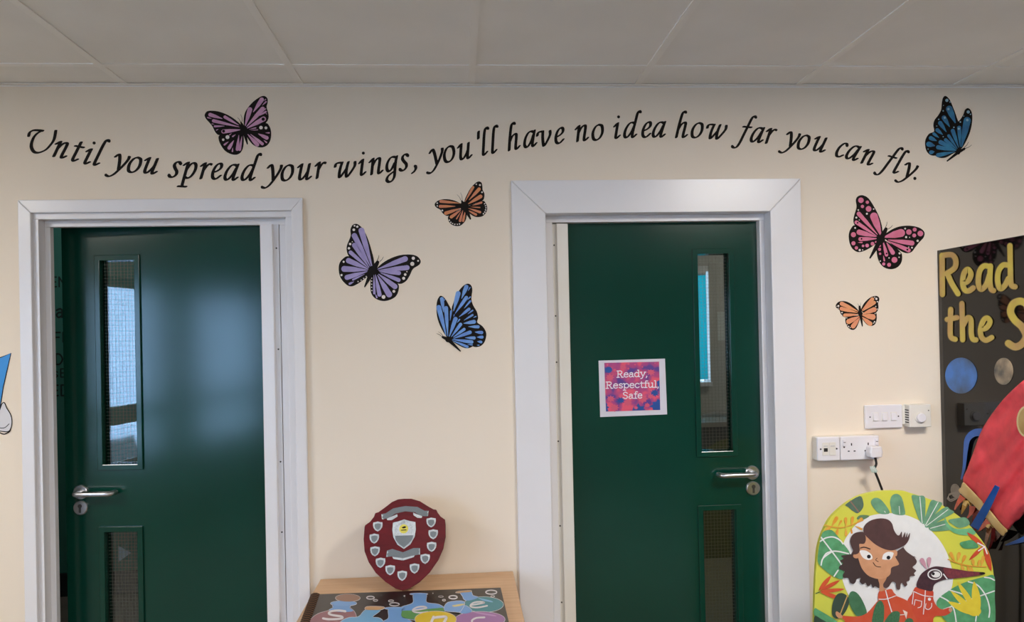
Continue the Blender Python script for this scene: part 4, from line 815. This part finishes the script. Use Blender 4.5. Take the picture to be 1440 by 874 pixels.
flask(zF, [('b', [(0, 400), (40, 345), (165, 300), (175, 205), (312, 205), (318, 292), (450, 315), (525, 365), (510, 420), (430, 470), (270, 495), (100, 480), (20, 450)], '6f9fd6'),
           ('g', [(35, 392), (200, 385), (400, 362), (515, 360), (505, 425), (420, 468), (270, 492), (100, 476), (40, 450)], '5d9656'), ('l', el(232, 200, 100, 10), '7aa6da')],
      [[(165, 388), (250, 376), (318, 360), (290, 345), (220, 350), (165, 380), (180, 404), (250, 412), (330, 404)]], 18, 0.0006)
flask(zF, [('b', el(960, 318, 222, 86), '3f8790'), ('n', [(705, 182), (812, 172), (840, 215), (900, 240), (800, 275), (745, 262), (725, 225)], '6f9fd6'), ('c', [(645, 182), (700, 168), (812, 162), (812, 176), (705, 186)], 'c49a6c'), ('h', [(900, 245), (1040, 275), (1060, 295), (960, 275)], '7fb3d8')],
      [[(820, 328), (900, 315), (970, 300), (920, 290), (850, 300), (812, 330), (830, 350), (900, 354), (1000, 335)]], 18, 0.0006)
flask(zF, [('b', el(920, 490, 280, 88), '9a6aa0'), ('n', [(690, 365), (760, 335), (830, 395), (760, 425), (690, 410)], '6f9fd6'), ('h', [(860, 405), (1080, 440), (1085, 455), (900, 425)], 'b98fbe')],
      [[(970, 470), (880, 476), (830, 505), (850, 535), (940, 540)]], 20, 0.0016)
flask(zF, [('b', el(420, 490, 232, 90), 'd9bc33'), ('n', [(560, 300), (742, 292), (700, 400), (640, 405), (520, 388)], '7aa6da'), ('y', [(610, 335), (730, 315), (735, 330), (640, 350)], 'd9c98a')],
      [[(398, 468), (372, 530)], [(400, 478), (470, 468), (540, 470), (515, 530)]], 30, 0.0022)
for z, x, y, rx, ry, w_ in ((zE, 940, 212, 45, 17, 12), (zE, 1000, 243, 26, 10, 8), (zE, 1185, 250, 30, 11, 7), (zE, 1225, 290, 58, 18, 9), (zF, 617, 235, 46, 18, 14), (zF, 515, 268, 17, 9, 8), (zF, 1047, 178, 62, 22, 12), (zF, 1063, 225, 22, 9, 6), (zF, 390, 190, 5, 3, 4), (zF, 70, 220, 6, 4, 5), (zF, 480, 228, 28, 8, 4)):
    Art(z).at(0.0004).ring(x, y, rx, ry, w_).build('bubble', M_pw, book)

# ================================================================== BLACK DISPLAY BOARD, STANDING OUT FROM THE WALL
BX = 1.789
db = root('display_board', (BX + 0.02, -0.5, 0), 'tall glossy black display board standing out from the wall', 'display board')
ztop = 1.815
MB().box(BX, BX + 0.045, -1.15, -0.004, 0.0, ztop).build('panel', mat('gloss_black_panel', '100f0e', 0.06, var=0.1, bump=0.02, bscale=8, spec=0.38), db, bevel=0.002)
MB().box(BX - 0.0008, BX + 0.0458, -0.022, -0.001, 0.0, ztop).build('edge_strip', mat('edge_strip_grey', '3a3734', 0.4), db, bevel=0.001)
def bmap(ox, oy, s):
    def f(x, y, l): p = PX(ox + x / s, oy + y / s, BX - l); return Vector((BX - l, p.y, p.z))
    return f
bm7 = bmap(1300, 320, 3.643)
READ = {'R': [[(90, 141), (92, 342)], [(95, 141), (140, 139), (160, 165), (155, 205), (112, 236)], [(118, 236), (140, 285), (172, 338)]],
        'e': [[(197, 285), (224, 272), (238, 238), (222, 213), (202, 235), (196, 285), (207, 318), (228, 323), (250, 308)]],
        'a': [[(335, 200), (305, 196), (282, 225), (276, 285), (290, 315), (316, 292), (334, 240)], [(338, 196), (335, 270), (341, 312), (354, 322)]],
        'd': [[(430, 192), (402, 192), (380, 222), (375, 270), (387, 311), (410, 298), (430, 260)], [(438, 92), (440, 200), (444, 288), (464, 302)]]}
THE = {'t': [[(135, 418), (132, 500), (135, 558), (158, 571)], [(116, 470), (167, 460)]],
       'h': [[(192, 388), (194, 480), (196, 574)], [(198, 500), (220, 462), (238, 472), (240, 540), (248, 570), (264, 574)]],
       'e': [[(290, 520), (318, 512), (336, 482), (322, 462), (302, 475), (287, 520), (292, 558), (315, 576), (345, 562)]]}
BIGS = {'S': [[(530, 412), (520, 388), (490, 376), (455, 390), (441, 430), (462, 472), (500, 508), (521, 555), (500, 594), (465, 610), (430, 592)]]}
M_gold = mat('gold_foil_card', 'd9c64f', 0.35, hex2='c29a5e', vscale=7)
M_goldedge = mat('gold_card_edge', '5a4a22', 0.5)
for word, dic, wd_ in (('Read', READ, 27), ('the', THE, 26), ('S', BIGS, 36)):
    r_ = root('card_letters', bm7(*list(dic.values())[0][0][0], 0.002), {'Read': 'gold foil card letters reading Read at the top of the black board', 'the': 'gold foil card letters reading the on the black board', 'S': 'large gold foil letter S cut by the picture edge'}[word], 'card letters', 'gold letters on the display board')
    for ch, strokes in dic.items():
        e_ = Art(bm7).at(0.0012)
        for q in strokes: e_.stroke(q, wd_ + 7)
        e_.build('letter_edge', M_goldedge, r_)
        a = Art(bm7).at(0.0030)
        for q in strokes: a.stroke(q, wd_)
        a.build('letter', M_gold, r_)
def planet(z, x, y, rx, ry, m1, label):
    pts = [(x + rx * math.cos(2 * math.pi * k / 40), y + ry * math.sin(2 * math.pi * k / 40)) for k in range(40)]
    o = MB().prism([z(px, py, 0.002) for px, py in pts], (0.0015, 0, 0)).build('planet', m1); tag(o, label, 'planet cutout', 'planets on the display board')
planet(bm7, 187, 757, 81, 92, mat('planet_blue', '3f7fd0', 0.3, hex2='33506f', vscale=9), 'blue oval planet cutout below the word the')
planet(bm7, 405, 735, 48, 69, mat('planet_tan', 'b9a486', 0.3, hex2='2e3538', vscale=14), 'small tan and grey planet cutout below the big S')
bmR = bmap(1330, 560, 3.973)
sat = root('saturn_cutout', bmR(45, 530, 0.001), 'grey ringed planet cutout at the tail of the red rocket', 'planet cutout')
M_sat = mat('saturn_grey', '6d655f', 0.4, hex2='8d8379', vscale=20)
Art(bmR).at(0.0014).ell(55, 515, 28, 40, -0.2).build('globe', M_sat, sat); a = Art(bmR).at(0.0020)
for k in range(3): a.stroke([(8 + 5 * k, 560 - 2 * k), (20, 540 - 4 * k), (60, 528 - 2 * k), (80, 535), (66, 556 - 4 * k), (30, 574 - 6 * k), (8 + 5 * k, 560 - 2 * k)], 4)
a.build('rings', mat('saturn_ring', '8f867c', 0.4), sat)
# rocket of red paper with a gold hem, blue fins and foil flames
rk = root('paper_rocket', bmR(210, 600, 0.0), 'crinkled red paper rocket with gold trim and blue fins on the board', 'paper rocket')
def cloth(name, outline, m, parent, base, amp, step=14, seed=0.0, bulge=0.012):
    P = [Vector(p) for p in smooth(outline, 3, True)]; n = len(P); pts = list(P)
    xs = [p.x for p in P]; ys_ = [p.y for p in P]
    def inside(x, y):
        c = False; j = n - 1
        for i in range(n):
            if (P[i].y > y) != (P[j].y > y) and x < (P[j].x - P[i].x) * (y - P[i].y) / (P[j].y - P[i].y) + P[i].x: c = not c
            j = i
        return c
    y = min(ys_)
    while y < max(ys_):
        x = min(xs)
        while x < max(xs):
            if inside(x, y) and min((Vector((x, y)) - q).length for q in P) > step * 0.5: pts.append(Vector((x, y)))
            x += step
        y += step
    v, e, f, *_ = delaunay_2d_cdt(pts, [(i, (i + 1) % n) for i in range(n)], [], 1, 1e-4)
    mbx = MB(); out = []
    for p in v:
        dist = min((p - q).length for q in P); k = min(1, dist / 45)
        t = (p.x * 0.9 + p.y * 0.55) / 58 + seed
        wv = math.sin(t * 1.7 + math.sin(p.y / 90)) * 0.6 + math.sin(t * 3.1 + p.y / 47 + math.sin(p.x / 60) * 1.5) * 0.22 + math.sin((p.x - p.y) / 61 + math.sin(p.x / 35)) * 0.2
        out.append(bmR(p.x, p.y, base + bulge * math.sqrt(k) + amp * (0.35 + 0.65 * k) * wv))
    mbx.add(out, [tuple(q) for q in f]); o = mbx.build(name, m, parent, smooth=True)
    sd = o.modifiers.new('solid', 'SOLIDIFY'); sd.thickness = 0.0008; return o
M_red = mat('red_crepe_paper', 'f04e56', 0.75, var=0.2, vscale=18, bump=0.25, bscale=60)
cloth('body', [(97, 472), (120, 390), (150, 310), (190, 200), (235, 118), (325, 0), (437, -105), (600, -230), (740, -320), (790, -300), (770, -150), (700, 120), (600, 380), (437, 642), (385, 690), (338, 737), (280, 670), (190, 570)], M_red, rk, 0.022, 0.014)
cloth('gold_hem', [(97, 468), (130, 498), (220, 592), (310, 700), (344, 735), (330, 752), (312, 764), (240, 685), (150, 590), (74, 522), (84, 495)], mat('gold_ribbon', 'c9a86a', 0.4, hex2='dcc28c', vscale=12), rk, 0.034, 0.002, 12, 1.0, 0.002)
pm = root('gold_porthole', bmR(450, 130, 0.04), 'gold oval porthole on the red rocket at the right edge', 'porthole')
MB().prism([bmR(452 + 56 * math.cos(2 * math.pi * k / 32), 128 + 88 * math.sin(2 * math.pi * k / 32), 0.048) for k in range(32)], (0.004, 0, 0)).build('disc', mat('gold_card', 'c8a765', 0.35, hex2='b08a48', vscale=9), pm)
a = Art(bmR).at(0.0485); a.ring(452, 128, 52, 84, 10); a.build('rim', mat('gold_rim', 'e0c88e', 0.3), pm)
M_blue = mat('blue_satin_card', '2a6cc4', 0.3, hex2='1d4f9e', vscale=9)
def strip(name, pts, w0, w1, l0, l1, m, parent, twist=0.0):
    P = smooth(pts, 6); L = len(P); mbx = MB(); vs_ = []
    for i, p in enumerate(P):
        t = (P[min(i + 1, L - 1)] - P[max(i - 1, 0)]).normalized(); nn = Vector((-t.y, t.x)); q = i / (L - 1); w_ = (w0 + (w1 - w0) * q) / 2; l = l0 + (l1 - l0) * q
        a, b = p + nn * w_, p - nn * w_
        vs_ += [bmR(a.x, a.y, l + twist), bmR(b.x, b.y, l - twist)]
    mbx.add(vs_, [(2 * i, 2 * i + 1, 2 * i + 3, 2 * i + 2) for i in range(L - 1)])
    o = mbx.build(name, m, parent); sd = o.modifiers.new('solid', 'SOLIDIFY'); sd.thickness = 0.0012; return o
strip('fin', [(212, 190), (160, 192), (122, 225), (110, 290), (102, 380), (86, 452)], 48, 8, 0.012, 0.006, M_blue, rk)
strip('fin', [(288, 490), (262, 540), (228, 605), (160, 722)], 30, 52, 0.058, 0.045, M_blue, rk, 0.006)
strip('fin', [(530, 742), (470, 772), (410, 795), (332, 820)], 60, 4, 0.03, 0.012, M_blue, rk, 0.004)
rnd = random.Random(3)
FL = [((95, 548), (70, 580), (48, 622), 'e2542e'), ((118, 570), (102, 610), (88, 645), 'b98f3e'), ((150, 600), (140, 640), (118, 668), 'c23a26'), ((175, 620), (160, 665), (150, 700), '7a1c1a'),
      ((200, 640), (178, 690), (160, 740), 'b02a22'), ((240, 680), (205, 715), (178, 742), 'e0522c'), ((252, 700), (235, 760), (216, 842), '9a5a2c'), ((275, 720), (262, 780), (240, 850), '6a1a1e'), ((296, 742), (285, 775), (270, 800), '4a1518')]
for i, (a, b, c, hx) in enumerate(FL): strip('foil_flame', [a, b, c], 40, 4, 0.020 + 0.004 * (i % 3), 0.014 + 0.006 * (i % 2), mat('foil_' + hx, hx, 0.25, metal=0.3, var=0.4, vscale=30), rk, rnd.uniform(-0.006, 0.006))
for i, (x, y) in enumerate(((120, 585), (248, 708))): strip('gold_curl', [(x - 18, y + 12), (x, y - 8), (x + 22, y + 10)], 22, 14, 0.034, 0.030, mat('gold_tinsel', 'e6c777', 0.2, metal=0.8, var=0.4, vscale=60), rk, 0.004)

# ================================================================== JUNGLE CUTOUT BOARD
YG = -0.52
def gm(px, py, l): p = PY(px, py, YG); return Vector((p.x, YG - l, p.z))
def zs_(ox, oy, s): return lambda x, y: (ox + x / s, oy + y / s)
za, zb, zc, zd = zs_(1140, 685, 8.738), zs_(1260, 685, 8.743), zs_(1140, 775, 8.83), zs_(1260, 775, 8.829)
Zs = lambda z, pts: [z(*p) for p in pts]
st = root('jungle_cutout', (PY(1272, 800, YG).x, YG, 0), 'round-topped board printed with a curly-haired girl and a long-nosed bird in jungle leaves', 'cutout board')
outl = [(1145, 874), (1146, 830), (1148.6, 785), (1151.4, 765), (1158, 745.6), (1168.6, 727), (1188, 709), (1208.7, 697), (1231.5, 691), (1250, 689.7), (1270, 690), (1281, 693), (1309, 702), (1328.6, 712), (1348, 725), (1363, 737.6), (1375.5, 752.5), (1386, 767), (1393, 783), (1397.5, 809), (1398.7, 837), (1398.5, 874)]
o3 = [gm(p.x, p.y, 0.0) for p in smooth(outl, 4)]
o3 = [Vector((o3[0].x, YG, 0.0))] + o3 + [Vector((o3[-1].x, YG, 0.0))]
MB().prism(o3, (0, 0.012, 0)).build('board', mat('lime_card', 'cbc748', 0.45, hex2='bfc04a', vscale=6), st)
MB().prism([(1.30, YG + 0.012, 0.85), (1.30, YG + 0.012, 0.0), (1.30, YG + 0.25, 0.0)], (0.01, 0, 0)).build('back_strut', mat('strut_card', 'a79c8a', 0.8), st)
LAY = [0.0008]
def pr(name, hx, fn, hx2=None, vs2=40):
    a = Art(gm).at(LAY[0]); fn(a); LAY[0] = a.lift + 0.00005; return a.build(name, mat('print_' + hx + (hx2 or ''), hx, 0.45, hex2=hx2, vscale=vs2, var=0.05), st)
def F(z, pts): return lambda a: a.fill(Zs(z, pts))
def Dr(z, L_): return lambda a: [a.drop(*z(q[0], q[1]), *z(q[2], q[3]), q[4] / 8.8) for q in L_]
def Ln(z, L_): return lambda a: [a.stroke(Zs(z, q[:-1]), q[-1] / 8.8) for q in L_]
WH = 'dcdad8'; G1, G1b = '6c9a78', '5a8568'; G2, G2b = '5a9a6c', '4a8659'
pr('white_oval', WH, lambda a: a.fill([(1181, 790), (1186, 763), (1194, 749), (1204, 736.5), (1220, 726), (1237.3, 722), (1253, 721), (1270, 723), (1283, 727), (1298, 735), (1309, 745.6), (1319.5, 757), (1328.6, 771), (1335, 787), (1340, 808), (1338, 826), (1330, 846), (1310, 870), (1270, 885), (1230, 875), (1205, 855), (1191, 832), (1184, 812)]))
pr('leaf', '566b5c', F(za, [(430, 205), (600, 105), (645, 180), (640, 250), (580, 315), (520, 290), (460, 240)]), '46604f')
pr('leaf_vein', '8a6558', Ln(za, [[(485, 165), (590, 300), 14]]))
pr('leaf', G1, F(za, [(738, 185), (765, 135), (830, 130), (900, 190), (970, 312), (850, 322), (780, 260)]), G1b)
pr('leaf', G1, F(za, [(973, 170), (1000, 95), (1060, 78), (1115, 120), (1148, 240), (1150, 335), (1010, 322), (985, 250)]), G1b)
pr('leaf_vein', WH, Ln(za, [[(1085, 230), (1092, 325), 8], [(905, 290), (915, 305), 8]]))
pr('leaf', '5c7a58', F(za, [(565, 385), (590, 345), (650, 335), (720, 350), (640, 395)]))
pr('leaf', G1, F(zb, [(192, 95), (270, 100), (352, 118), (358, 300), (345, 440), (285, 405), (215, 210)]), G1b)
pr('leaf', G1, F(zb, [(435, 155), (500, 168), (565, 205), (440, 370), (352, 462), (350, 390), (395, 240)]), G1b)
pr('leaf', G1, F(zb, [(605, 238), (660, 268), (708, 308), (560, 390), (400, 488), (352, 465), (450, 350)]), G1b)
pr('leaf', G1, F(zb, [(400, 490), (500, 430), (600, 402), (655, 470), (660, 520), (450, 535)]), G1b)
pr('leaf_vein', WH, Ln(zb, [[(290, 115), (318, 435), 9], [(515, 180), (360, 460), 9], [(635, 270), (370, 470), 8], [(600, 450), (420, 500), 8]]))
pr('leaf', G1, F(zb, [(640, 400), (750, 375), (855, 370), (900, 450), (780, 495), (690, 450)]), G1b)
pr('leaf', '6fae80', F(zb, [(598, 370), (640, 445), (720, 502), (850, 505), (925, 500), (975, 565), (850, 585), (720, 560), (640, 500), (598, 430)]), '5f9e72')
pr('leaf', G2, F(zb, [(780, 680), (850, 655), (940, 650), (1010, 730), (900, 750), (820, 740)]), G2b)
pr('flower_petals', 'c4532f', lambda a: [a.lens(*zb(865, 548), *zb(1095, 735), 6.4), a.lens(*zb(1085, 705), *zb(890, 895), 5.5), a.lens(*zb(1075, 700), *zd(1180, 245), 8.0)], 'b8442c')
pr('flower_lines', WH, Ln(zb, [[(1000, 680), (1085, 725), 16], [(1085, 725), (1010, 775), 16], [(1085, 725), (1115, 810), 16]]))
pr('fern', 'd3a044', lambda a: (Ln(zd, [[(640, 95), (850, 165), (1115, 188), 14]])(a), Dr(zd, [(725, 120, 665, 5, 52), (760, 115, 782, 5, 52), (815, 145, 855, 42, 52), (800, 150, 832, 230, 44), (880, 170, 905, 240, 40), (960, 182, 945, 92, 48), (930, 180, 940, 262, 44), (1050, 188, 1085, 50, 48), (1010, 185, 1035, 100, 40)])(a)), 'cc8a2e')
pr('fern', 'd3a044', lambda a: (Ln(za, [[(170, 460), (380, 490), (640, 400), 14]])(a), Dr(za, [(255, 475, 325, 355, 54), (330, 480, 378, 400, 28), (430, 482, 425, 362, 42), (500, 475, 512, 352, 42), (550, 445, 632, 372, 42), (250, 475, 180, 530, 56), (330, 488, 318, 580, 40), (430, 495, 430, 596, 38), (490, 488, 502, 565, 28), (540, 470, 630, 515, 30)])(a)), 'cf8c30')
pr('leaf', G2, lambda a: a.fill([za(145, 548), za(250, 520), za(330, 600), za(400, 690), za(480, 820), zc(420, 180), zc(395, 335), zc(270, 300), zc(140, 200), zc(85, 125), za(88, 790), za(108, 680)]), G2b)
pr('leaf_vein', WH, lambda a: [a.stroke(q, 1.9) for q in ([za(125, 610), za(330, 880), zc(378, 162)], [za(112, 660), za(180, 618), za(270, 605), za(350, 640), za(392, 690)], [za(150, 860), za(190, 805), za(270, 780), za(350, 785), za(460, 810)], [zc(125, 165), zc(150, 80), zc(250, 5)], [zc(285, 305), zc(335, 230)])])
pr('flower_petals', 'c9542e', lambda a: [a.lens(*zc(95, 480), *zc(250, 295), 6.2), a.lens(*zc(110, 485), *zc(360, 352), 5.6), a.lens(*zc(110, 495), *zc(420, 462), 5.2), a.lens(*zc(105, 490), *zc(405, 598), 5.8)], 'bc472c')
pr('flower_stem', '3f5a35', Ln(zc, [[(60, 517), (112, 495), 12]]))
pr('leaf', G2, F(zc, [(45, 700), (110, 730), (230, 800), (330, 870), (330, 930), (200, 930), (45, 800)]), G2b)
pr('leaf', '2d4034', F(zc, [(45, 795), (120, 830), (200, 880), (190, 940), (45, 930)]))
pr('leaf', '35463a', F(zc, [(320, 530), (380, 510), (440, 540), (475, 600), (450, 700), (390, 790), (320, 830), (265, 790), (260, 690), (280, 600)]))
pr('leaf', '44714f', F(zc, [(480, 510), (520, 488), (580, 520), (640, 610), (692, 752), (640, 800), (560, 790), (490, 680), (465, 580)]), '3a6546')
pr('twig', 'c09a5c', Ln(zc, [[(450, 545), (335, 840), 13]]))
pr('leaf', G2, lambda a: a.fill(Zs(zd, [(495, 645), (540, 560), (650, 480), (750, 420), (900, 360), (1090, 310), (1212, 302), (1218, 560), (1210, 900), (1000, 920), (700, 900), (560, 800)])), G2b)
pr('leaf_vein', WH, Ln(zd, [[(890, 370), (1000, 410), (1080, 500), (1130, 600), (1155, 720), (1145, 810), 16], [(540, 555), (640, 610), (710, 710), (740, 874), 16], [(660, 475), (780, 510), (860, 545), 15], [(1090, 315), (1160, 325), (1212, 352), 15], [(1212, 485), (1040, 545), (870, 605), (580, 715), 15], [(990, 790), (980, 860), 15]]))
pr('yellow_plant', 'd8c23c', lambda a: [a.lens(*zd(635, 615), *zd(985, 785), 9.5), a.lens(*zd(665, 478), *zd(990, 775), 8), a.lens(*zd(748, 362), *zd(1010, 770), 8), a.lens(*zd(960, 362), *zd(1015, 800), 12), a.ell(*zd(965, 735), 9.5, 7)], 'd0b836')
# bird
pr('bird_ears', 'c294a2', Dr(zd, [(375, 215, 300, 80, 66), (398, 200, 405, 65, 60)]), 'b88796')
pr('bird_suit', 'c04c36', F(zd, [(238, 435), (340, 465), (450, 482), (455, 580), (490, 660), (560, 712), (655, 690), (685, 735), (600, 790), (490, 795), (455, 830), (420, 900), (120, 900), (130, 620), (190, 520)]), 'be432d')
pr('bird_hand', 'bd8f74', lambda a: a.ell(*zd(668, 718), 2.6, 3))
pr('bird_head', '4a2f35', F(zd, [(245, 430), (280, 310), (330, 250), (400, 205), (480, 180), (560, 185), (650, 200), (750, 215), (900, 240), (1050, 250), (1092, 265), (1060, 285), (900, 310), (720, 330), (600, 342), (500, 380), (460, 420), (440, 485), (340, 470)]), '3a262e', 120)
pr('beak', '7d3a3e', F(zd, [(585, 198), (700, 210), (900, 242), (1045, 255), (1050, 280), (900, 308), (720, 328), (640, 318), (600, 270)]), '63303a', 160)
pr('beak_tip', '1f1618', lambda a: a.ell(*zd(1062, 266), 4.2, 1.7))
pr('eye_ring', WH, lambda a: a.ell(*zd(473, 280), 10.4, 7.6)); pr('eye_shadow', '3a262e', lambda a: a.ell(*zd(473, 280), 8.8, 6.1)); pr('eye_white', WH, lambda a: a.ell(*zd(485, 280), 6.3, 4.3)); pr('pupil', '1a1618', lambda a: a.ell(*zd(453, 271), 2.1, 2.1))
pr('suit_seams', WH, lambda a: (Ln(zd, [[(580, 275), (625, 335), 14], [(210, 490), (330, 540), (445, 553), 9], [(355, 480), (345, 620), (330, 770), 10], [(210, 490), (192, 645), 9], [(228, 592), (216, 660), 9], [(228, 592), (310, 612), 8], [(310, 612), (300, 675), (262, 692), 9], [(362, 640), (356, 695), (395, 712), (430, 680), (432, 635), 9]])(a), a.ell(*zd(405, 585), 2.2)))
# girl
HR, HR2 = '3f3130', '523d3a'
pr('hair', HR, F(zc, [(560, 20), (440, 35), (370, 48), (400, 82), (355, 110), (392, 142), (345, 180), (352, 215), (412, 240), (390, 282), (405, 322), (458, 325), (482, 380), (520, 396), (550, 372), (562, 338), (610, 322), (600, 368), (636, 402), (672, 382), (692, 420), (720, 420), (740, 398), (762, 445), (790, 425), (845, 447), (880, 380), (860, 280), (760, 200), (700, 120), (640, 40)]))
pr('jumpsuit', 'c25238', lambda a: a.fill([zc(838, 595), zc(940, 585), zc(1045, 545), zd(0, 548), zd(135, 608), zd(180, 700), zd(200, 960), zc(430, 960), zc(420, 860), zc(365, 792), zc(560, 800), zc(690, 755)]), 'c04a2d')
pr('collar', 'c25238', F(zc, [(838, 490), (915, 475), (990, 458), (1020, 500), (1048, 545), (940, 585), (836, 600)]))
pr('hair', HR2, lambda a: a.fill([zc(1020, 20), za(1030, 790), za(1136, 722), zb(80, 728), zb(130, 790), zb(240, 862), zd(210, 50), zd(247, 110), zd(235, 152), zd(195, 190), zd(240, 230), zd(213, 265), zd(225, 295), zd(165, 305), zd(157, 350), zd(120, 370), zd(130, 408), zd(98, 427), zd(65, 382), zd(48, 402), zd(38, 462), zd(2, 462), zc(1050, 430), zc(1040, 382), zc(1000, 370), zc(960, 430), zc(912, 447), zc(873, 410), zc(890, 360), zc(880, 310), zc(900, 240), zc(930, 180), zc(960, 120)]))
SKN = 'c08a66'
pr('neck', 'b98360', F(zc, [(830, 320), (930, 300), (920, 350), (890, 400), (900, 445), (930, 465), (850, 485), (845, 400)]))
pr('face', SKN, lambda a: a.fill([za(640, 600), za(700, 600), za(840, 700), za(1035, 765), za(1050, 830), zc(1040, 60), zc(1085, 140), zc(1070, 165), zc(992, 195), zc(980, 270), zc(930, 315), zc(850, 335), zc(760, 318), zc(690, 280), zc(625, 200), zc(585, 90), zc(575, 30), za(585, 780), za(590, 690)]), 'c9936f')
pr('ear', SKN, lambda a: a.ell(*zc(556, 48), 4.4, 3.6))
pr('eye_white', 'e2dfdc', lambda a: (a.fill([za(593, 775), za(660, 768), za(725, 805), zc(757, 60), zc(748, 90), zc(695, 98), zc(635, 65)]), a.fill([za(868, 872), za(885, 815), za(940, 785), za(1005, 795), zc(1012, 45), zc(985, 90), zc(930, 97), zc(880, 90)])))
pr('pupils', '1d1a20', lambda a: (a.ell(*zc(712, 57), 2.7), a.ell(*zc(956, 70), 2.7)))
pr('hair', '553b3a', F(za, [(640, 505), (665, 445), (740, 395), (850, 374), (940, 390), (990, 440), (1012, 515), (1050, 575), (1080, 580), (1108, 535), (1115, 610), (1150, 540), (1152, 608), (1178, 545), (1176, 606), (1208, 552), (1200, 625), (1160, 690), (1100, 728), (1050, 750), (980, 767), (880, 745), (780, 690), (700, 620), (650, 565)]), '4b3433')
pr('hair', '4c3735', F(za, [(662, 588), (640, 545), (580, 540), (510, 570), (475, 640), (490, 720), (512, 770), (490, 812), (560, 812), (592, 770), (587, 692), (625, 688), (652, 680), (668, 640)]))
pr('face_lines', '3a2a28', lambda a: (Ln(za, [[(602, 738), (650, 728), (720, 750), 14]])(a), Ln(zc, [[(815, 75), (797, 100), (830, 120), 7], [(765, 130), (800, 175), (858, 185), 8]])(a)))
pr('suit_seams', WH, Ln(zc, [[(920, 478), (955, 610), (995, 740), 12], [(838, 585), (930, 582), (1045, 542), 10], [(1148, 775), (1085, 780), 9]]))
pr('collar_tip', 'e4cfc4', lambda a: a.poly(Zs(zd, [(72, 715), (132, 745), (115, 830)])))
pr('hand', SKN, F(zc, [(300, 745), (322, 737), (375, 780), (382, 812), (340, 818), (305, 785)]))
for z, q in ((zc, [(850, 600), (890, 640), (902, 720), (880, 900), (755, 900), (765, 760), (800, 650)]), (zc, [(1010, 738), (1080, 738), (1096, 780), (1060, 900), (900, 900), (945, 800)]), (zd, [(-10, 735), (25, 755), (30, 810), (10, 880), (-30, 880)]), (zd, [(85, 900), (115, 832), (160, 818), (195, 840), (200, 900)])):
    pr('leaf', '44714f', F(z, q), '365f42', 200)
